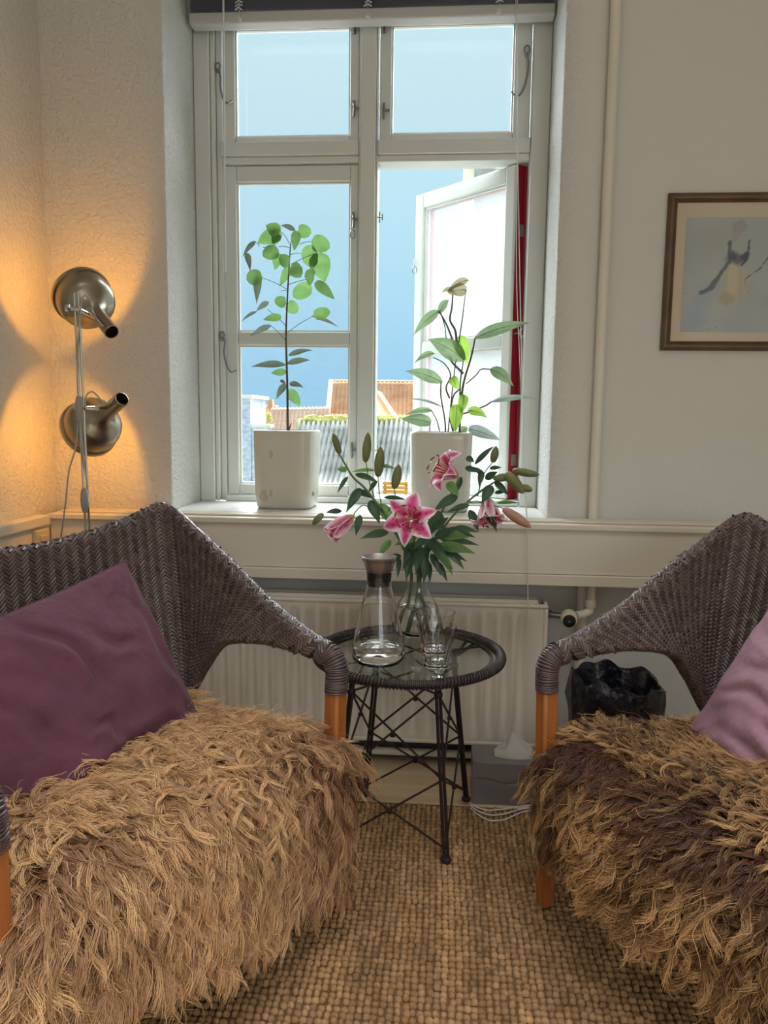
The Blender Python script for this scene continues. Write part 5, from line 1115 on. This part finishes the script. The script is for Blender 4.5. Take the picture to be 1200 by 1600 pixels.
MB().box((fx0+.0265, WY-.0092, fz0+.0265), (fx1-.0265, WY-.0076, fz1-.0265)).build('picture_glass', M_PANE, pc, smooth=0)

# ------------------------------------------------------------------ tissue box, cable, bin
tx0, ty0, ty1, tH = .104, 2.100, 2.222, .125
ts_ = thing('tissue_box', (.2, 2.16, 0), 'grey metal tissue box with a white tissue on the floor below the radiator', 'tissue box')
M_TISSUEBOX = mat('grey_metal_box', lin(136, 132, 132), .42, .3, vary=(9, lin(112, 108, 112), .6)); tx1 = tx0+.245
m = MB(); nn = 24; fr = []
zl = lambda f: .078+.007*math.sin(f*4*PI)
m.box((tx0, ty1-.004, .001), (tx1, ty1, tH-.0005)).box((tx0, ty0+.0035, .001), (tx0+.004, ty1-.0045, tH-.0005)).box((tx1-.004, ty0+.0035, .001), (tx1, ty1-.0045, tH-.0005)).box((tx0+.0001, ty0+.003, .001), (tx1-.0001, ty0+.0062, tH-.004)); m.build('body', M_TISSUEBOX, ts_, smooth=0)
m = MB(); cx_, cy_ = (tx0+tx1)/2, (ty0+ty1)/2; ns = 36; ou, inn_ = [], []
for k in range(ns):
    a = 2*PI*k/ns; c_, s_ = math.cos(a), math.sin(a); f_ = 1/max(abs(c_), abs(s_)); ou.append((cx_+c_*f_*(tx1-tx0)/2, cy_+s_*f_*(ty1-ty0)/2)); inn_.append((cx_+.062*c_, cy_+.026*s_))
vv = [(x, y, tH) for x, y in ou]+[(x, y, tH) for x, y in inn_]+[(x, y, tH-.004) for x, y in ou]+[(x, y, tH-.004) for x, y in inn_]; ff = []
for k in range(ns):
    j = (k+1) % ns; ff += [(k, j, ns+j, ns+k), (2*ns+k, 3*ns+k, 3*ns+j, 2*ns+j), (k, 2*ns+k, 2*ns+j, j), (ns+k, ns+j, 3*ns+j, 3*ns+k)]
m.add(vv, ff); m.build('top_plate', M_TISSUEBOX, ts_, smooth=0)
m = MB(); rows = []                                    # front skirt of the lid with a wavy lower edge
for k in range(33): f = k/32; rows.append([(tx0+(tx1-tx0)*f, ty0, tH), (tx0+(tx1-tx0)*f, ty0-.0008, zl(f)), (tx0+(tx1-tx0)*f, ty0+.0028, zl(f)), (tx0+(tx1-tx0)*f, ty0+.0028, tH)])
m.grid(rows, flip=True); m.build('lid_skirt', M_TISSUEBOX, ts_, smooth=20)
m = MB(); q = Vector((cx_-.005, cy_, tH-.01)); M_TISSUE = mat('white_tissue', lin(232, 228, 222), .9, trans=.3)
pk = [q+V3(-.055, -.012, .005), q+V3(-.008, -.024, .0), q+V3(.055, -.010, .006), q+V3(.05, .016, .006), q+V3(-.01, .02, .004), q+V3(-.05, .010, .008)]
m.add([pk[0]+V3(0, 0, .028), pk[1]+V3(-.012, .004, .034), q+V3(-.004, .004, .082), q+V3(.05, -.004, .045), pk[0], pk[1], pk[2], q+V3(.064, .006, .02), pk[4], q+V3(-.02, .018, .05)], [(0, 4, 5, 1), (1, 5, 2), (2, 5, 6, 3), (3, 6, 7), (2, 3, 8), (2, 8, 9), (9, 8, 4, 0)]); m.build('tissue', M_TISSUE, ts_, smooth=0)
for xx in (tx0+.004, tx1-.004):
    for zz in (.012, .072): MB().lathe([(0, 0), (.003, .0005), (.002, .002), (0, .0025)], 8, (xx-.004 if xx < .2 else xx+.004, ty0+.008, zz), (-1, 0, 0) if xx < .2 else (1, 0, 0)).build('rivet', M_CHROME, ts_)
wc = thing('white_cable', (.16, 2.06, .012), 'coiled thin white cable lying on the rug edge by the tissue box', 'cable')
for off, w_ in ((-.004, 1.1), (.010, .6), (.022, .15)):
    pts = [at_z(735, 1262, .015), at_z(748, 1268+4*w_, .016), at_z(766, 1271+9*w_, .016), at_z(790, 1269+9*w_, .016), at_z(815, 1266+2*w_, .016), at_z(850, 1262, .016)]
    MB().tube(catmull([p+Vector((0, off, 0)) for p in pts], 6), .0019, 8).build('cable_loop', M_CORD, wc, smooth=180)
pw = thing('power_block', (.24, 1.80, .0145), 'small white plug block on the rug behind the right armchair leg', 'plug')
q = at_z(836, 1335, .0145); MB().box((q.x-.008, q.y-.02, .0148), (q.x+.03, q.y+.03, .045)).build('block', M_WHITE, pw, smooth=0, bevel=.004); MB().tube([(q.x+.03, q.y, .025), (q.x+.06, q.y+.05, .02), (q.x+.10, q.y+.10, .018)], .0025, 6).build('lead', M_CORD, pw)
bn = thing('waste_bin', (.50, 2.16, 0), 'waste bin lined with a black bag behind the right armchair', 'bin')
BX, BY, BH = .50, 2.13, .345
MB().lathe([(0, .001), (.095, .001), (.10, .006), (.118, BH-.01), (.121, BH), (.117, BH), (.114, BH-.012), (.097, .008), (0, .006)], 40, (BX, BY, 0)).build('bucket', mat('dark_bin', lin(50, 52, 58), .5), bn)
rows = []; gb = np.random.default_rng(21); A_ = np.linspace(0, 2*PI, 97)
for i, (r_, z_) in enumerate(((.122, BH-.12), (.126, BH-.06), (.130, BH-.015), (.132, BH+.018), (.122, BH+.036), (.108, BH+.030), (.098, BH-.03))):
    cr = sum(gb.normal(0, 1)*np.sin(k*A_+gb.uniform(0, 6)) for k in (3, 5, 7, 9, 13, 17))*.0026; cz = sum(gb.normal(0, 1)*np.sin(k*A_+gb.uniform(0, 6)) for k in (1, 2, 3, 5, 8))*(.006 if 2 <= i <= 5 else .002)
    rows.append([(BX+(r_+cr[k])*math.cos(A_[k]), BY+(r_+cr[k])*math.sin(A_[k]), z_+cz[k]) for k in range(97)]); rows[-1][96] = rows[-1][0]
m = MB(); m.grid(rows, flip=True); m.build('bag_liner', mat('black_bin_bag', lin(22, 24, 34), .28, bump=(40, .8, .01)), bn, smooth=60)
